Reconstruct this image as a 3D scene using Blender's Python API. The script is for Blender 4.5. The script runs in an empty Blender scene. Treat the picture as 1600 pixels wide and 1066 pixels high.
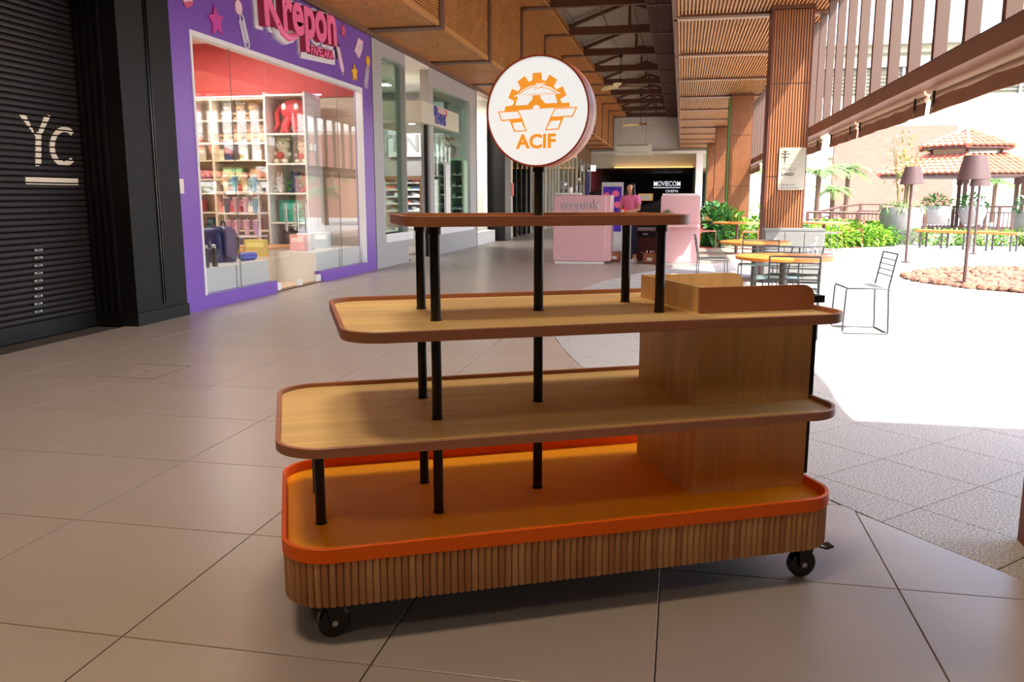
import bpy, math, random
from mathutils import Vector, Matrix
R = math.radians
random.seed(7)
scene = bpy.context.scene
C = scene.collection
# ---------------------------------------------------------------- camera
F = 1311.0; PITCH = .1695; YAW = .1971; EYE = 1.3      # focal length in pixels of the 1600 px frame
cd = bpy.data.cameras.new('camera'); cam = bpy.data.objects.new('camera', cd); C.objects.link(cam)
cd.sensor_fit = 'HORIZONTAL'; cd.sensor_width = 36.0; cd.lens = F/1600*36.0; cd.clip_end = 400; cd.clip_start = .05
cam.location = (0, 0, EYE); cam.rotation_euler = (math.pi/2-PITCH, 0, YAW)
scene.camera = cam
# ---------------------------------------------------------------- sky, sun, exposure
SUN = Vector((.56, -.40, 1)).normalized()
w = bpy.data.worlds.new('sky'); scene.world = w; w.use_nodes = True
wn = w.node_tree.nodes; wl = w.node_tree.links
bg = wn['Background']; sk = wn.new('ShaderNodeTexSky')
sk.sky_type = 'NISHITA'; sk.sun_disc = False; sk.sun_elevation = math.asin(SUN.z)
sk.sun_rotation = math.atan2(SUN.x, SUN.y); sk.air_density = 1.0; sk.dust_density = 2.5; sk.ozone_density = 1.0
wl.new(sk.outputs[0], bg.inputs[0]); bg.inputs[1].default_value = .40
sl = bpy.data.lights.new('sun', 'SUN'); sl.energy = 5.5; sl.angle = R(.6); sl.color = (1, .95, .87)
so = bpy.data.objects.new('sun', sl); C.objects.link(so); so.rotation_euler = SUN.to_track_quat('Z', 'Y').to_euler(); so.location = (8, -4, 14)
vs = scene.view_settings; vs.view_transform = 'Standard'; vs.look = 'None'; vs.gamma = 1; vs.use_curve_mapping = False; vs.exposure = 1.2
# ---------------------------------------------------------------- rays from pixels of the photograph to world planes (layout only)
def ray(px, py):
    u = (px-800)/F; v = (py-533)/F; c, s = math.cos(PITCH), math.sin(PITCH)
    d = (u, c-v*s, -s-v*c); a = YAW
    return Vector((d[0]*math.cos(a)-d[1]*math.sin(a), d[0]*math.sin(a)+d[1]*math.cos(a), d[2]))
EY = Vector((0, 0, EYE))
def G(px, py, z=0.): d = ray(px, py); return EY+d*((z-EYE)/d.z)
def WX(px, py, X): d = ray(px, py); return EY+d*(X/d.x)
def WY(px, py, Y): d = ray(px, py); return EY+d*(Y/d.y)
# ---------------------------------------------------------------- materials
MATS = {}
def srgb(h):
    def f(c): c /= 255; return c/12.92 if c <= .04045 else ((c+.055)/1.055)**2.4
    return (f(h[0]), f(h[1]), f(h[2]))
def mat(name, col, rough=.5, metal=0, emit=None, es=0, noise=None, alpha=None, trans=0, spec=.5, bump=0, bscale=60, coat=0):
    """col is sRGB 0-255; noise = (scale, amount, stretch xyz) mottles the colour"""
    if name in MATS: return MATS[name]
    m = bpy.data.materials.new(name); m.use_nodes = True; nt = m.node_tree; b = nt.nodes['Principled BSDF']
    c = srgb(col)
    b.inputs['Base Color'].default_value = (*c, 1); b.inputs['Roughness'].default_value = rough; b.inputs['Metallic'].default_value = metal
    b.inputs['Specular IOR Level'].default_value = spec; b.inputs['Transmission Weight'].default_value = trans; b.inputs['Coat Weight'].default_value = coat
    if emit: b.inputs['Emission Color'].default_value = (*srgb(emit), 1); b.inputs['Emission Strength'].default_value = es
    if noise or bump:
        tc = nt.nodes.new('ShaderNodeTexCoord'); mp = nt.nodes.new('ShaderNodeMapping'); nt.links.new(tc.outputs['Object'], mp.inputs[0])
    if noise:
        mp.inputs['Scale'].default_value = noise[2] if len(noise) > 2 else (1, 1, 1)
        nz = nt.nodes.new('ShaderNodeTexNoise'); nz.inputs['Scale'].default_value = noise[0]; nz.inputs['Detail'].default_value = 5
        nt.links.new(mp.outputs[0], nz.inputs['Vector'])
        rp = nt.nodes.new('ShaderNodeValToRGB'); k = noise[1]
        rp.color_ramp.elements[0].position = .3; rp.color_ramp.elements[1].position = .7
        rp.color_ramp.elements[0].color = (*[x*(1-k) for x in c], 1); rp.color_ramp.elements[1].color = (*[min(1, x*(1+k)) for x in c], 1)
        nt.links.new(nz.outputs[0], rp.inputs[0]); nt.links.new(rp.outputs[0], b.inputs['Base Color'])
    if bump:
        n2 = nt.nodes.new('ShaderNodeTexNoise'); n2.inputs['Scale'].default_value = bscale; nt.links.new(tc.outputs['Object'], n2.inputs['Vector'])
        bp = nt.nodes.new('ShaderNodeBump'); bp.inputs['Strength'].default_value = bump; bp.inputs['Distance'].default_value = .01
        nt.links.new(n2.outputs[0], bp.inputs['Height']); nt.links.new(bp.outputs[0], b.inputs['Normal'])
    MATS[name] = m; return m
def glass(name, tint=(250, 252, 251), refl=.10):
    """a clean thin shop pane: lets light straight through and mirrors a little of the street"""
    m = bpy.data.materials.new(name); m.use_nodes = True; nt = m.node_tree; nt.nodes.clear()
    o = nt.nodes.new('ShaderNodeOutputMaterial'); mx = nt.nodes.new('ShaderNodeMixShader')
    t = nt.nodes.new('ShaderNodeBsdfTransparent'); g = nt.nodes.new('ShaderNodeBsdfGlossy')
    t.inputs[0].default_value = (*srgb(tint), 1); g.inputs['Roughness'].default_value = .02
    fr = nt.nodes.new('ShaderNodeFresnel'); fr.inputs[0].default_value = 1.5
    ma = nt.nodes.new('ShaderNodeMath'); ma.operation = 'MULTIPLY_ADD'; ma.inputs[1].default_value = .34; ma.inputs[2].default_value = refl*.15
    nt.links.new(fr.outputs[0], ma.inputs[0]); nt.links.new(ma.outputs[0], mx.inputs[0])
    nt.links.new(t.outputs[0], mx.inputs[1]); nt.links.new(g.outputs[0], mx.inputs[2]); nt.links.new(mx.outputs[0], o.inputs[0])
    MATS[name] = m; return m
def wood(name, col, axis='X', amt=.22, rough=.45, scale=1.0, streak=(198, 160, 100)):
    """laminate with long streaks of grain along one local axis"""
    m = bpy.data.materials.new(name); m.use_nodes = True; nt = m.node_tree; b = nt.nodes['Principled BSDF']; b.inputs['Roughness'].default_value = rough
    tc = nt.nodes.new('ShaderNodeTexCoord'); mp = nt.nodes.new('ShaderNodeMapping'); nt.links.new(tc.outputs['Object'], mp.inputs[0])
    s = {'X': (1.2, 26, 26), 'Y': (26, 1.2, 26), 'Z': (26, 26, 1.2)}[axis]
    mp.inputs['Scale'].default_value = [q*scale for q in s]
    n1 = nt.nodes.new('ShaderNodeTexNoise'); n1.inputs['Scale'].default_value = 1; n1.inputs['Detail'].default_value = 6; n1.inputs['Distortion'].default_value = .6
    mp2 = nt.nodes.new('ShaderNodeMapping'); nt.links.new(tc.outputs['Object'], mp2.inputs[0]); mp2.inputs['Scale'].default_value = [q*.22*scale for q in s]
    n2 = nt.nodes.new('ShaderNodeTexNoise'); n2.inputs['Scale'].default_value = 1; n2.inputs['Detail'].default_value = 3
    nt.links.new(mp.outputs[0], n1.inputs['Vector']); nt.links.new(mp2.outputs[0], n2.inputs['Vector'])
    ad = nt.nodes.new('ShaderNodeMath'); ad.operation = 'ADD'; nt.links.new(n1.outputs[0], ad.inputs[0]); nt.links.new(n2.outputs[0], ad.inputs[1])
    hf = nt.nodes.new('ShaderNodeMath'); hf.operation = 'MULTIPLY'; hf.inputs[1].default_value = .5; nt.links.new(ad.outputs[0], hf.inputs[0])
    rp = nt.nodes.new('ShaderNodeValToRGB'); c = srgb(col); e = rp.color_ramp.elements
    e[0].position = .33; e[1].position = .66; e[0].color = (*[x*(1-amt) for x in c], 1); e[1].color = (*[min(1, x*(1+amt*.6)) for x in c], 1)
    nt.links.new(hf.outputs[0], rp.inputs[0]); nt.links.new(rp.outputs[0], b.inputs['Base Color'])
    MATS[name] = m; return m
# ---------------------------------------------------------------- mesh builder
class MB:
    def __init__(s): s.v = []; s.f = []
    def add(s, vs_, fs):
        n = len(s.v); s.v += [tuple(p) for p in vs_]; s.f += [tuple(i+n for i in f) for f in fs]; return s
    def box(s, x0, x1, y0, y1, z0, z1):
        return s.add([(x0,y0,z0),(x1,y0,z0),(x1,y1,z0),(x0,y1,z0),(x0,y0,z1),(x1,y0,z1),(x1,y1,z1),(x0,y1,z1)],
                     [(0,3,2,1),(4,5,6,7),(0,1,5,4),(1,2,6,5),(2,3,7,6),(3,0,4,7)])
    def bbox(s, x0, x1, y0, y1, z0, z1, b=.005):
        """box with chamfered vertical and top edges"""
        def ring(i, z): return [(x0+i+b,y0+i,z),(x1-i-b,y0+i,z),(x1-i,y0+i+b,z),(x1-i,y1-i-b,z),(x1-i-b,y1-i,z),(x0+i+b,y1-i,z),(x0+i,y1-i-b,z),(x0+i,y0+i+b,z)]
        return s.loft([ring(b,z0), ring(0,z0+b), ring(0,z1-b), ring(b,z1)])
    def loft(s, rings, cap=True):
        n = len(rings[0]); vs_ = [p for r in rings for p in r]; fs = []
        for k in range(len(rings)-1):
            for i in range(n):
                j = (i+1) % n; fs.append((k*n+i, k*n+j, (k+1)*n+j, (k+1)*n+i))
        if cap: fs.append(tuple(range(n))[::-1]); fs.append(tuple((len(rings)-1)*n+i for i in range(n)))
        return s.add(vs_, fs)
    def bar(s, p, q, wd, ht, up=(0,0,1)):
        p = Vector(p); q = Vector(q); d = (q-p).normalized(); u = Vector(up)
        a = d.cross(u)
        if a.length < 1e-4: a = d.cross(Vector((1,0,0)))
        a.normalize(); b = a.cross(d).normalized(); r = []
        for c in (p, q): r.append([c+a*(sx*wd/2)+b*(sy*ht/2) for sx, sy in ((-1,-1),(1,-1),(1,1),(-1,1))])
        return s.loft(r)
    def tube(s, path, r, n=6, closed=False, cap=True):
        P = [Vector(p) for p in path]; m = len(P); rings = []; pa = None
        for i in range(m):
            if closed: t = P[(i+1) % m]-P[i-1]
            else: t = P[min(i+1, m-1)]-P[max(i-1, 0)]
            t.normalize()
            if pa is None:
                a = t.cross(Vector((0,0,1)))
                if a.length < 1e-3: a = t.cross(Vector((1,0,0)))
            else: a = pa-t*pa.dot(t)
            a.normalize(); pa = a; b = t.cross(a); rr = r[i] if isinstance(r, (list, tuple)) else r
            rings.append([P[i]+a*(rr*math.cos(2*math.pi*k/n))+b*(rr*math.sin(2*math.pi*k/n)) for k in range(n)])
        if closed:
            nn = len(rings); vs_ = [p for q in rings for p in q]; fs = []
            for k in range(nn):
                for i in range(n): j = (i+1) % n; k2 = (k+1) % nn; fs.append((k*n+i, k*n+j, k2*n+j, k2*n+i))
            return s.add(vs_, fs)
        return s.loft(rings, cap)
    def lathe(s, prof, n=20, c=(0,0,0), cap=True):
        return s.loft([[(c[0]+r*math.cos(2*math.pi*k/n), c[1]+r*math.sin(2*math.pi*k/n), c[2]+z) for k in range(n)] for r, z in prof], cap)
    def ell(s, c, r, n=12, m=8, rot=None):
        rings = []
        for j in range(1, m):
            a = math.pi*j/m-math.pi/2
            rings.append([(r[0]*math.cos(a)*math.cos(2*math.pi*k/n), r[1]*math.cos(a)*math.sin(2*math.pi*k/n), r[2]*math.sin(a)) for k in range(n)])
        vs_ = [p for q in rings for p in q]+[(0,0,-r[2]),(0,0,r[2])]; fs = []
        for k in range(len(rings)-1):
            for i in range(n): j = (i+1) % n; fs.append((k*n+i,k*n+j,(k+1)*n+j,(k+1)*n+i))
        b = len(vs_)-2; t = b+1; L = (len(rings)-1)*n
        for i in range(n): j = (i+1) % n; fs.append((b, j, i)); fs.append((L+i, L+j, t))
        if rot is not None: vs_ = [rot @ Vector(p) for p in vs_]
        return s.add([Vector(p)+Vector(c) for p in vs_], fs)
    def prism(s, poly, a, b, fr=lambda x, y, z: (x, y, z)):
        """2D outline extruded from a to b through the frame fr(x, y, depth)"""
        n = len(poly)
        return s.add([fr(x,y,a) for x,y in poly]+[fr(x,y,b) for x,y in poly],
                     [tuple(range(n))[::-1], tuple(range(n,2*n))]+[(i,(i+1)%n,n+(i+1)%n,n+i) for i in range(n)])
    def ring(s, outer, inner, a, b, fr=lambda x, y, z: (x, y, z)):
        n = len(outer); vs_ = [fr(x,y,a) for x,y in outer]+[fr(x,y,a) for x,y in inner]+[fr(x,y,b) for x,y in outer]+[fr(x,y,b) for x,y in inner]; fs = []
        for i in range(n):
            j = (i+1) % n
            fs += [(i,j,2*n+j,2*n+i),(n+j,n+i,3*n+i,3*n+j),(2*n+i,2*n+j,3*n+j,3*n+i),(j,i,n+i,n+j)]
        return s.add(vs_, fs)
    def mesh(s, name, m, smooth=True):
        me = bpy.data.meshes.new(name); me.from_pydata(s.v, [], s.f); me.update()
        if smooth:
            me.polygons.foreach_set('use_smooth', [True]*len(me.polygons))
            me.set_sharp_from_angle(angle=R(38))
        if m: me.materials.append(MATS[m] if isinstance(m, str) else m)
        return me
    def build(s, name, m, parent=None, loc=None, rot=None, smooth=True):
        return link(name, s.mesh(name, m, smooth), parent, loc, rot)
def link(name, me, parent=None, loc=None, rot=None, kind=None):
    o = bpy.data.objects.new(name, me); C.objects.link(o)
    if parent: o.parent = parent
    if loc is not None: o.location = loc
    if rot is not None: o.rotation_euler = rot
    if kind: o['kind'] = kind
    return o
def tag(o, label, cat, group=None):
    o['label'] = label; o['category'] = cat
    if group: o['group'] = group
    return o
def thing(name, label, cat, loc=(0,0,0), rz=0, group=None):
    o = bpy.data.objects.new(name, None); C.objects.link(o); o.location = loc; o.rotation_euler = (0,0,rz); o.empty_display_size = .1
    return tag(o, label, cat, group)
def setting(name, label=None, obj=None):
    if obj is None: obj = bpy.data.objects.new(name, None); C.objects.link(obj)
    obj['kind'] = 'structure'
    if label: obj['label'] = label
    return obj
def stuff(o): o['kind'] = 'stuff'; return o
def copy_tree(o, parent=None):
    c = o.copy(); C.objects.link(c); c.parent = parent
    for ch in list(o.children): copy_tree(ch, c)
    return c
ORD = ['first','second','third','fourth','fifth','sixth','seventh','eighth','ninth','tenth','eleventh','twelfth']
def text_mesh(txt, size, ext, m, offset=0, bevel=0, align='LEFT', xs=1.0, shear=0):
    cu = bpy.data.curves.new('t', 'FONT'); cu.body = txt; cu.size = size; cu.extrude = ext; cu.offset = offset; cu.bevel_depth = bevel; cu.align_x = align; cu.shear = shear; cu.resolution_u = 4
    o = bpy.data.objects.new('t', cu); C.objects.link(o); bpy.context.view_layer.update()
    me = bpy.data.meshes.new_from_object(o.evaluated_get(bpy.context.evaluated_depsgraph_get()))
    bpy.data.objects.remove(o); bpy.data.curves.remove(cu)
    if xs != 1.0:
        for v in me.vertices: v.co.x *= xs
    me.materials.clear(); me.materials.append(MATS[m]); return me
def place_frame(o, org, ax, ay, az):
    M = Matrix((Vector(ax), Vector(ay), Vector(az))).transposed().to_4x4(); M.translation = Vector(org); o.matrix_world = M; return o
def rrect(x0, x1, y0, y1, r, n=8, corners=(1,1,1,1)):
    """rounded rectangle, counter-clockwise from lower left; every corner has n+1 points"""
    out = []
    for (cx, cy, a0), k in zip(((x0+r,y0+r,180),(x1-r,y0+r,270),(x1-r,y1-r,0),(x0+r,y1-r,90)), corners):
        for i in range(n+1):
            a = R(a0+90*i/n)
            if k: out.append((cx+r*math.cos(a), cy+r*math.sin(a)))
            else: out.append((x0 if cx == x0+r else x1, y0 if cy == y0+r else y1))
    return out
# ---------------------------------------------------------------- palette
mat('tile', (168,154,142), .32, noise=(1.6,.06), spec=.45)
mat('grout', (70,58,50), .9)
mat('granite', (166,162,158), .75, noise=(110,.6), bump=.25, bscale=160)
mat('black_metal', (14,12,11), .35); mat('black_paint', (14,12,12), .5, spec=.4); mat('black_gloss', (8,8,9), .2); mat('dark_panel', (15,14,14), .5, spec=.3)
mat('orange', (255,168,0), .5, spec=.3); mat('orange_edge', (240,98,0), .45, spec=.3)
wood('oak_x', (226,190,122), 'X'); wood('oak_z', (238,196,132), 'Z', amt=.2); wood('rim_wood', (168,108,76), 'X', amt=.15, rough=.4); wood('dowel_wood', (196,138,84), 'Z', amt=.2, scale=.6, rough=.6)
mat('slat_wood', (196,130,66), .5, noise=(3,.15)); mat('slat_wood_right', (196,140,88), .5, noise=(3,.12)); mat('slat_back', (44,24,14), .8)
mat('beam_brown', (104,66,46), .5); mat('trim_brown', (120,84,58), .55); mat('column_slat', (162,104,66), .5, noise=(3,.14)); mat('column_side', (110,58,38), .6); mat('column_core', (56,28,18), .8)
mat('fin_brown', (101,79,67), .6); mat('fin_shade_side', (96,50,36), .6); mat('blind', (150,104,72), .7, noise=(4,.12)); mat('blind_tube', (196,164,136), .5)
mat('roof_under', (150,134,116), .8, noise=(1.2,.05)); mat('white_wall', (232,226,216), .7); mat('grey_portal', (178,174,170), .5); mat('white_gloss', (236,234,230), .3)
mat('purple', (126,84,178), .28); mat('white_frame', (232,228,232), .4); mat('red_wall', (190,74,72), .6); mat('pink_glow', (255,170,190), .6)
mat('krepon_pink', (255,118,168), .35); mat('krepon_side', (176,44,80), .45); mat('chrome', (190,190,192), .22, metal=1)
mat('cream', (214,206,184), .5); mat('beige_shelf', (214,196,172), .6)
glass('shop_glass'); glass('green_glass', (222,238,230), .16)
mat('green_leaf', (92,142,40), .5, noise=(6,.35)); mat('lime_leaf', (150,190,60), .5, noise=(6,.3)); mat('dark_leaf', (52,104,44), .4, noise=(5,.3)); mat('olive_leaf', (148,150,70), .5, noise=(6,.3)); mat('palm_leaf', (120,150,84), .5, noise=(6,.2))
mat('trunk', (110,84,66), .9, noise=(20,.2)); mat('stem', (120,110,70), .8)
mat('pot_grey', (142,136,132), .8, noise=(3,.06)); mat('soil', (60,44,34), .95)
mat('rust_brown', (98,66,56), .6); mat('lamp_brown', (86,62,58), .6)
mat('table_wood', (214,132,60), .4, noise=(6,.14,(1,8,1))); mat('wire_dark', (62,66,66), .4); mat('wire_teal', (112,140,136), .45); mat('pink_metal', (206,104,88), .5); mat('steel_dark', (92,88,84), .45)
mat('bin_grey', (122,122,118), .5); mat('white_print', (240,240,238), .6); mat('black_print', (40,38,40), .6); mat('grey_print', (150,146,140), .6)
mat('kiosk_pink', (216,170,173), .45); mat('wepink_silver', (196,186,196), .35); mat('cardboard', (170,112,74), .8)
mat('skin', (206,150,118), .55); mat('hair', (28,20,20), .45); mat('pink_shirt', (226,118,162), .8); mat('navy_jeans', (28,34,62), .85); mat('shoe_white', (225,222,218), .6)
mat('brick_far', (164,114,98), .85, noise=(2.2,.12,(1,1,7))); mat('patio_white', (226,222,216), .7); mat('louver_cream', (206,200,176), .7); mat('louver_dark', (150,146,128), .8); mat('roof_tile', (212,126,94), .7, noise=(4,.25)); mat('bench_wood', (206,140,66), .6); mat('stone', (138,98,76), .85, noise=(3,.3)); mat('metal_roof', (170,168,164), .5)
# ================================================================ SETTING
def grid_mat(name, col, joint, pitch, rot, off, wdt, rough=.5, noise=None, bump=0):
    """far surface where single slabs can no longer be told apart: colour plus joint lines"""
    m = mat(name, col, rough, noise=noise or (2,.05), bump=bump, bscale=150); nt = m.node_tree; b = nt.nodes['Principled BSDF']
    src = b.inputs['Base Color'].links[0].from_socket
    tc = nt.nodes.new('ShaderNodeTexCoord'); mp = nt.nodes.new('ShaderNodeMapping'); mp.vector_type = 'TEXTURE'
    mp.inputs['Location'].default_value = (off[0], off[1], 0); mp.inputs['Rotation'].default_value = (0,0,rot); mp.inputs['Scale'].default_value = (pitch,pitch,pitch)
    nt.links.new(tc.outputs['Object'], mp.inputs[0]); sp = nt.nodes.new('ShaderNodeSeparateXYZ'); nt.links.new(mp.outputs[0], sp.inputs[0])
    outs = []
    for k in (0,1):
        pp = nt.nodes.new('ShaderNodeMath'); pp.operation = 'PINGPONG'; pp.inputs[1].default_value = .5; nt.links.new(sp.outputs[k], pp.inputs[0])
        lt = nt.nodes.new('ShaderNodeMath'); lt.operation = 'LESS_THAN'; lt.inputs[1].default_value = wdt/pitch/2; nt.links.new(pp.outputs[0], lt.inputs[0]); outs.append(lt)
    mxm = nt.nodes.new('ShaderNodeMath'); mxm.operation = 'MAXIMUM'; nt.links.new(outs[0].outputs[0], mxm.inputs[0]); nt.links.new(outs[1].outputs[0], mxm.inputs[1])
    mx = nt.nodes.new('ShaderNodeMixRGB'); nt.links.new(mxm.outputs[0], mx.inputs[0]); nt.links.new(src, mx.inputs[1]); mx.inputs[2].default_value = (*srgb(joint),1)
    nt.links.new(mx.outputs[0], b.inputs['Base Color']); return m
TP = .788; TX0 = -.03; TY0 = 2.06
CX, CY, CR = 10.5, 10.5, 11.95            # the arc where the porcelain meets the granite
PP = .4915; PA0 = 3.32; PB0 = 1.86
grid_mat('tile_far', (168,154,142), (112,98,88), TP, 0, (TX0,TY0), .006, .3)
q2 = math.sqrt(.5)
grid_mat('granite_far', (172,168,164), (96,90,86), PP, R(45), ((PA0-PB0)*q2, (PA0+PB0)*q2), .008, .8, noise=(160,.3))
floor = setting('floor', 'beige porcelain mall floor meeting grey granite paving along a wide arc', MB().box(-14,6,-8,60,-.3,-.014).build('floor', 'grout'))
def inframe(x, y, mrg=90):
    d = Vector((x,y,0))-EY; a = -YAW; X = d.x*math.cos(a)-d.y*math.sin(a); Y = d.x*math.sin(a)+d.y*math.cos(a)
    c, s = math.cos(PITCH), math.sin(PITCH); z = Y*c-d.z*s; yy = -(Y*s+d.z*c)
    if z < .3: return False
    px = 800+F*X/z; py = 533+F*yy/z
    return -mrg < px < 1600+mrg and py < 1066+mrg*2
def clip(poly, n, d):
    """keep the part of a polygon where n.p >= d"""
    out = []
    for i in range(len(poly)):
        a, b = poly[i], poly[(i+1) % len(poly)]; da = a[0]*n[0]+a[1]*n[1]-d; db = b[0]*n[0]+b[1]*n[1]-d
        if da >= 0: out.append(a)
        if (da >= 0) != (db >= 0): t = da/(da-db); out.append((a[0]+(b[0]-a[0])*t, a[1]+(b[1]-a[1])*t))
    return out
def slab(name, m, pts, org, parent, share=None):
    """one floor piece with a small arris; pts are world xy"""
    cx, cy = org
    if share is None:
        P = [(x-cx, y-cy) for x, y in pts]; gx = sum(p[0] for p in P)/len(P); gy = sum(p[1] for p in P)/len(P)
        share = MB().loft([[(x,y,-.014) for x,y in P],[(x,y,-.0012) for x,y in P],[(x+(gx-x)*.004,y+(gy-y)*.004,0) for x,y in P]]).mesh(name, m, False)
    return link(name, share, parent, (cx,cy,0)), share
g = .0022; full = None; nt_ = 0
for i in range(-8, 4):
    for j in range(-3, 19):
        x0, y0 = TX0+i*TP, TY0+j*TP; cx, cy = x0+TP/2, y0+TP/2
        if x0 > 2 or x0 < -5.9 or cy > 16.7 or not any(inframe(x0+a*TP, y0+b*TP) for a in (0,1) for b in (0,1)): continue
        sq = [(x0+g,y0+g),(x0+TP-g,y0+g),(x0+TP-g,y0+TP-g),(x0+g,y0+TP-g)]
        n = Vector((cx-CX, cy-CY)).normalized(); p2 = clip(sq, n, n.x*CX+n.y*CY+CR)
        if len(p2) < 3: continue
        if p2 == sq:
            o, full = slab('tile', 'tile', sq, (x0,y0), floor, full)
        else: slab('tile', 'tile', p2, (x0,y0), floor)
        nt_ += 1
hp_ = [G(155,588), G(238,593), G(297,573), G(215,568)]; hx0, hx1 = (hp_[0].x+hp_[3].x)/2, (hp_[1].x+hp_[2].x)/2; hy0, hy1 = (hp_[0].y+hp_[1].y)/2, (hp_[2].y+hp_[3].y)/2
hc = MB().ring([(hx0,hy0),(hx1,hy0),(hx1,hy1),(hx0,hy1)], [(hx0+.006,hy0+.006),(hx1-.006,hy0+.006),(hx1-.006,hy1-.006),(hx0+.006,hy1-.006)], 0, .0012).build('hatch_frame', 'steel_dark', floor); MB().lathe([(.012,0),(.012,.0015)], 10).build('hatch_key', 'black_paint', floor, G(228,580))
YF = TY0+19*TP
def arc_pts(y0, y1, n=24): return [(CX-math.sqrt(CR*CR-(y-CY)**2), y) for y in [y0+(y1-y0)*i/n for i in range(n+1)]]
MB().prism([(-6.2,-8),(3.4,-8),(3.4,TY0-3*TP),(-6.2,TY0-3*TP)], -.014, 0).build('near_floor', 'tile_far', floor, smooth=False)
MB().prism([(-5.9,YF)]+arc_pts(YF,19.0)+[(2.1,60),(-5.9,60)], -.014, 0).build('far_floor', 'tile_far', floor, smooth=False)
fullp = None; npv = 0
for i in range(-24, 40):
    for j in range(-24, 40):
        a0, b0 = PA0+i*PP, PB0+j*PP; cxy = lambda a, b: ((a-b)*q2, (a+b)*q2)
        cx, cy = cxy(a0+PP/2, b0+PP/2)
        if cy > 11.4 or cx > 4.6 or cy < 2.2 or not inframe(cx, cy, 330): continue
        sq = [cxy(a0+g,b0+g), cxy(a0+PP-g,b0+g), cxy(a0+PP-g,b0+PP-g), cxy(a0+g,b0+PP-g)]
        n = Vector((CX-cx, CY-cy)).normalized(); p2 = clip(sq, n, n.x*CX+n.y*CY-CR+.004)
        if len(p2) < 3: continue
        og = sq[0]
        if p2 == sq: o, fullp = slab('paver', 'granite', sq, og, floor, fullp)
        else: slab('paver', 'granite', p2, og, floor)
        npv += 1
print('tiles', nt_, 'pavers', npv)
# the open court: granite that runs on in the sun
patio = setting('floor', 'sunlit granite court stretching away to the brick wall', MB().prism(arc_pts(-1.2,19.0)+[(2.1,60),(60,60),(60,-8),(8,-8)], -.1, -.006).build('floor', 'granite_far', smooth=False))
# ---------------------------------------------------------------- slatted ceiling in 3.7 m bays
SEAM = [14.5+3.7*k for k in range(-5, 11)]; ZS = 4.17; ZU = 6.0; XO, XI, XL = -5.4, -4.12, -3.38
ceiling = setting('ceiling', 'timber slatted ceiling stepping up in bays to an open gabled roof')
def slat_panel(name, y0, y1, p0, p1, nrm, pitch, wd, dp, backm, slatm, detail=True):
    """strip between cross-section points p0, p1 (x, z), slats along Y on the side of nrm"""
    o = MB().prism([(p0[0],p0[1]),(p1[0],p1[1]),(p1[0]-nrm[0]*.03,p1[1]-nrm[1]*.03),(p0[0]-nrm[0]*.03,p0[1]-nrm[1]*.03)], y0, y1, lambda x, z, y: (x, y, z)).build(name, backm, ceiling, smooth=False)
    if detail:
        L = math.hypot(p1[0]-p0[0], p1[1]-p0[1]); n = int(L/pitch); ux, uz = (p1[0]-p0[0])/L, (p1[1]-p0[1])/L; b = MB()
        for i in range(n):
            t = (i+.5)*L/n; cx, cz = p0[0]+ux*t, p0[1]+uz*t
            q = [(cx-ux*wd/2, cz-uz*wd/2), (cx+ux*wd/2, cz+uz*wd/2), (cx+ux*wd/2+nrm[0]*dp, cz+uz*wd/2+nrm[1]*dp), (cx-ux*wd/2+nrm[0]*dp, cz-uz*wd/2+nrm[1]*dp)]
            b.prism(q, y0+.05, y1-.05, lambda x, z, y: (x, y, z))
        stuff(b.build('slats', slatm, o, smooth=False))
    return o
for k in range(len(SEAM)-1):
    y0, y1 = SEAM[k], SEAM[k+1]; dt = y1 > 7
    slat_panel('soffit_panel', y0, y1, (XO,ZS+.05), (XI,ZS+.05), (0,-1), .046, .025, .05, 'slat_back', 'slat_wood', dt)
    slat_panel('riser_panel', y0, y1, (XI-.05,ZS+.02), (XI-.05,ZU+.05), (1,0), .046, .025, .05, 'slat_back', 'slat_wood', dt)
    slat_panel('ledge_panel', y0, y1, (XI,ZU+.05), (XL,ZU+.05), (0,-1), .046, .025, .05, 'slat_back', 'slat_wood', dt)
    MB().box(XI-.045, XI+.006, y0+.13, y1-.17, ZS-.006, ZS+.07).build('corner_trim', mat('trim_oak', (206,142,74), .5), ceiling)
    MB().box(XL-.04, XL, y0+.05, y1-.05, ZU-.02, ZU+.17).build('ledge_fascia', 'slat_wood', ceiling)
    slat_panel('upper_strip_panel', y0, y1, (-.99,ZU+.02), (-.22,ZU+.02), (0,-1), .055, .03, .05, 'slat_back', 'column_side', dt)
    MB().box(-1.02, -.99, y0+.05, y1-.05, ZU-.05, ZU+.12).build('strip_fascia', 'column_side', ceiling)
    slat_panel('lower_panel', y0, y1, (-.12,ZS+.06), (2.16,ZS+.06), (0,-1), .057, .03, .06, 'roof_under', 'slat_wood_right', dt)
    MB().box(-.16, -.13, y0+.06, y1-.06, ZS-.02, ZS+.1).build('lower_fascia', 'slat_wood_right', ceiling)
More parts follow.
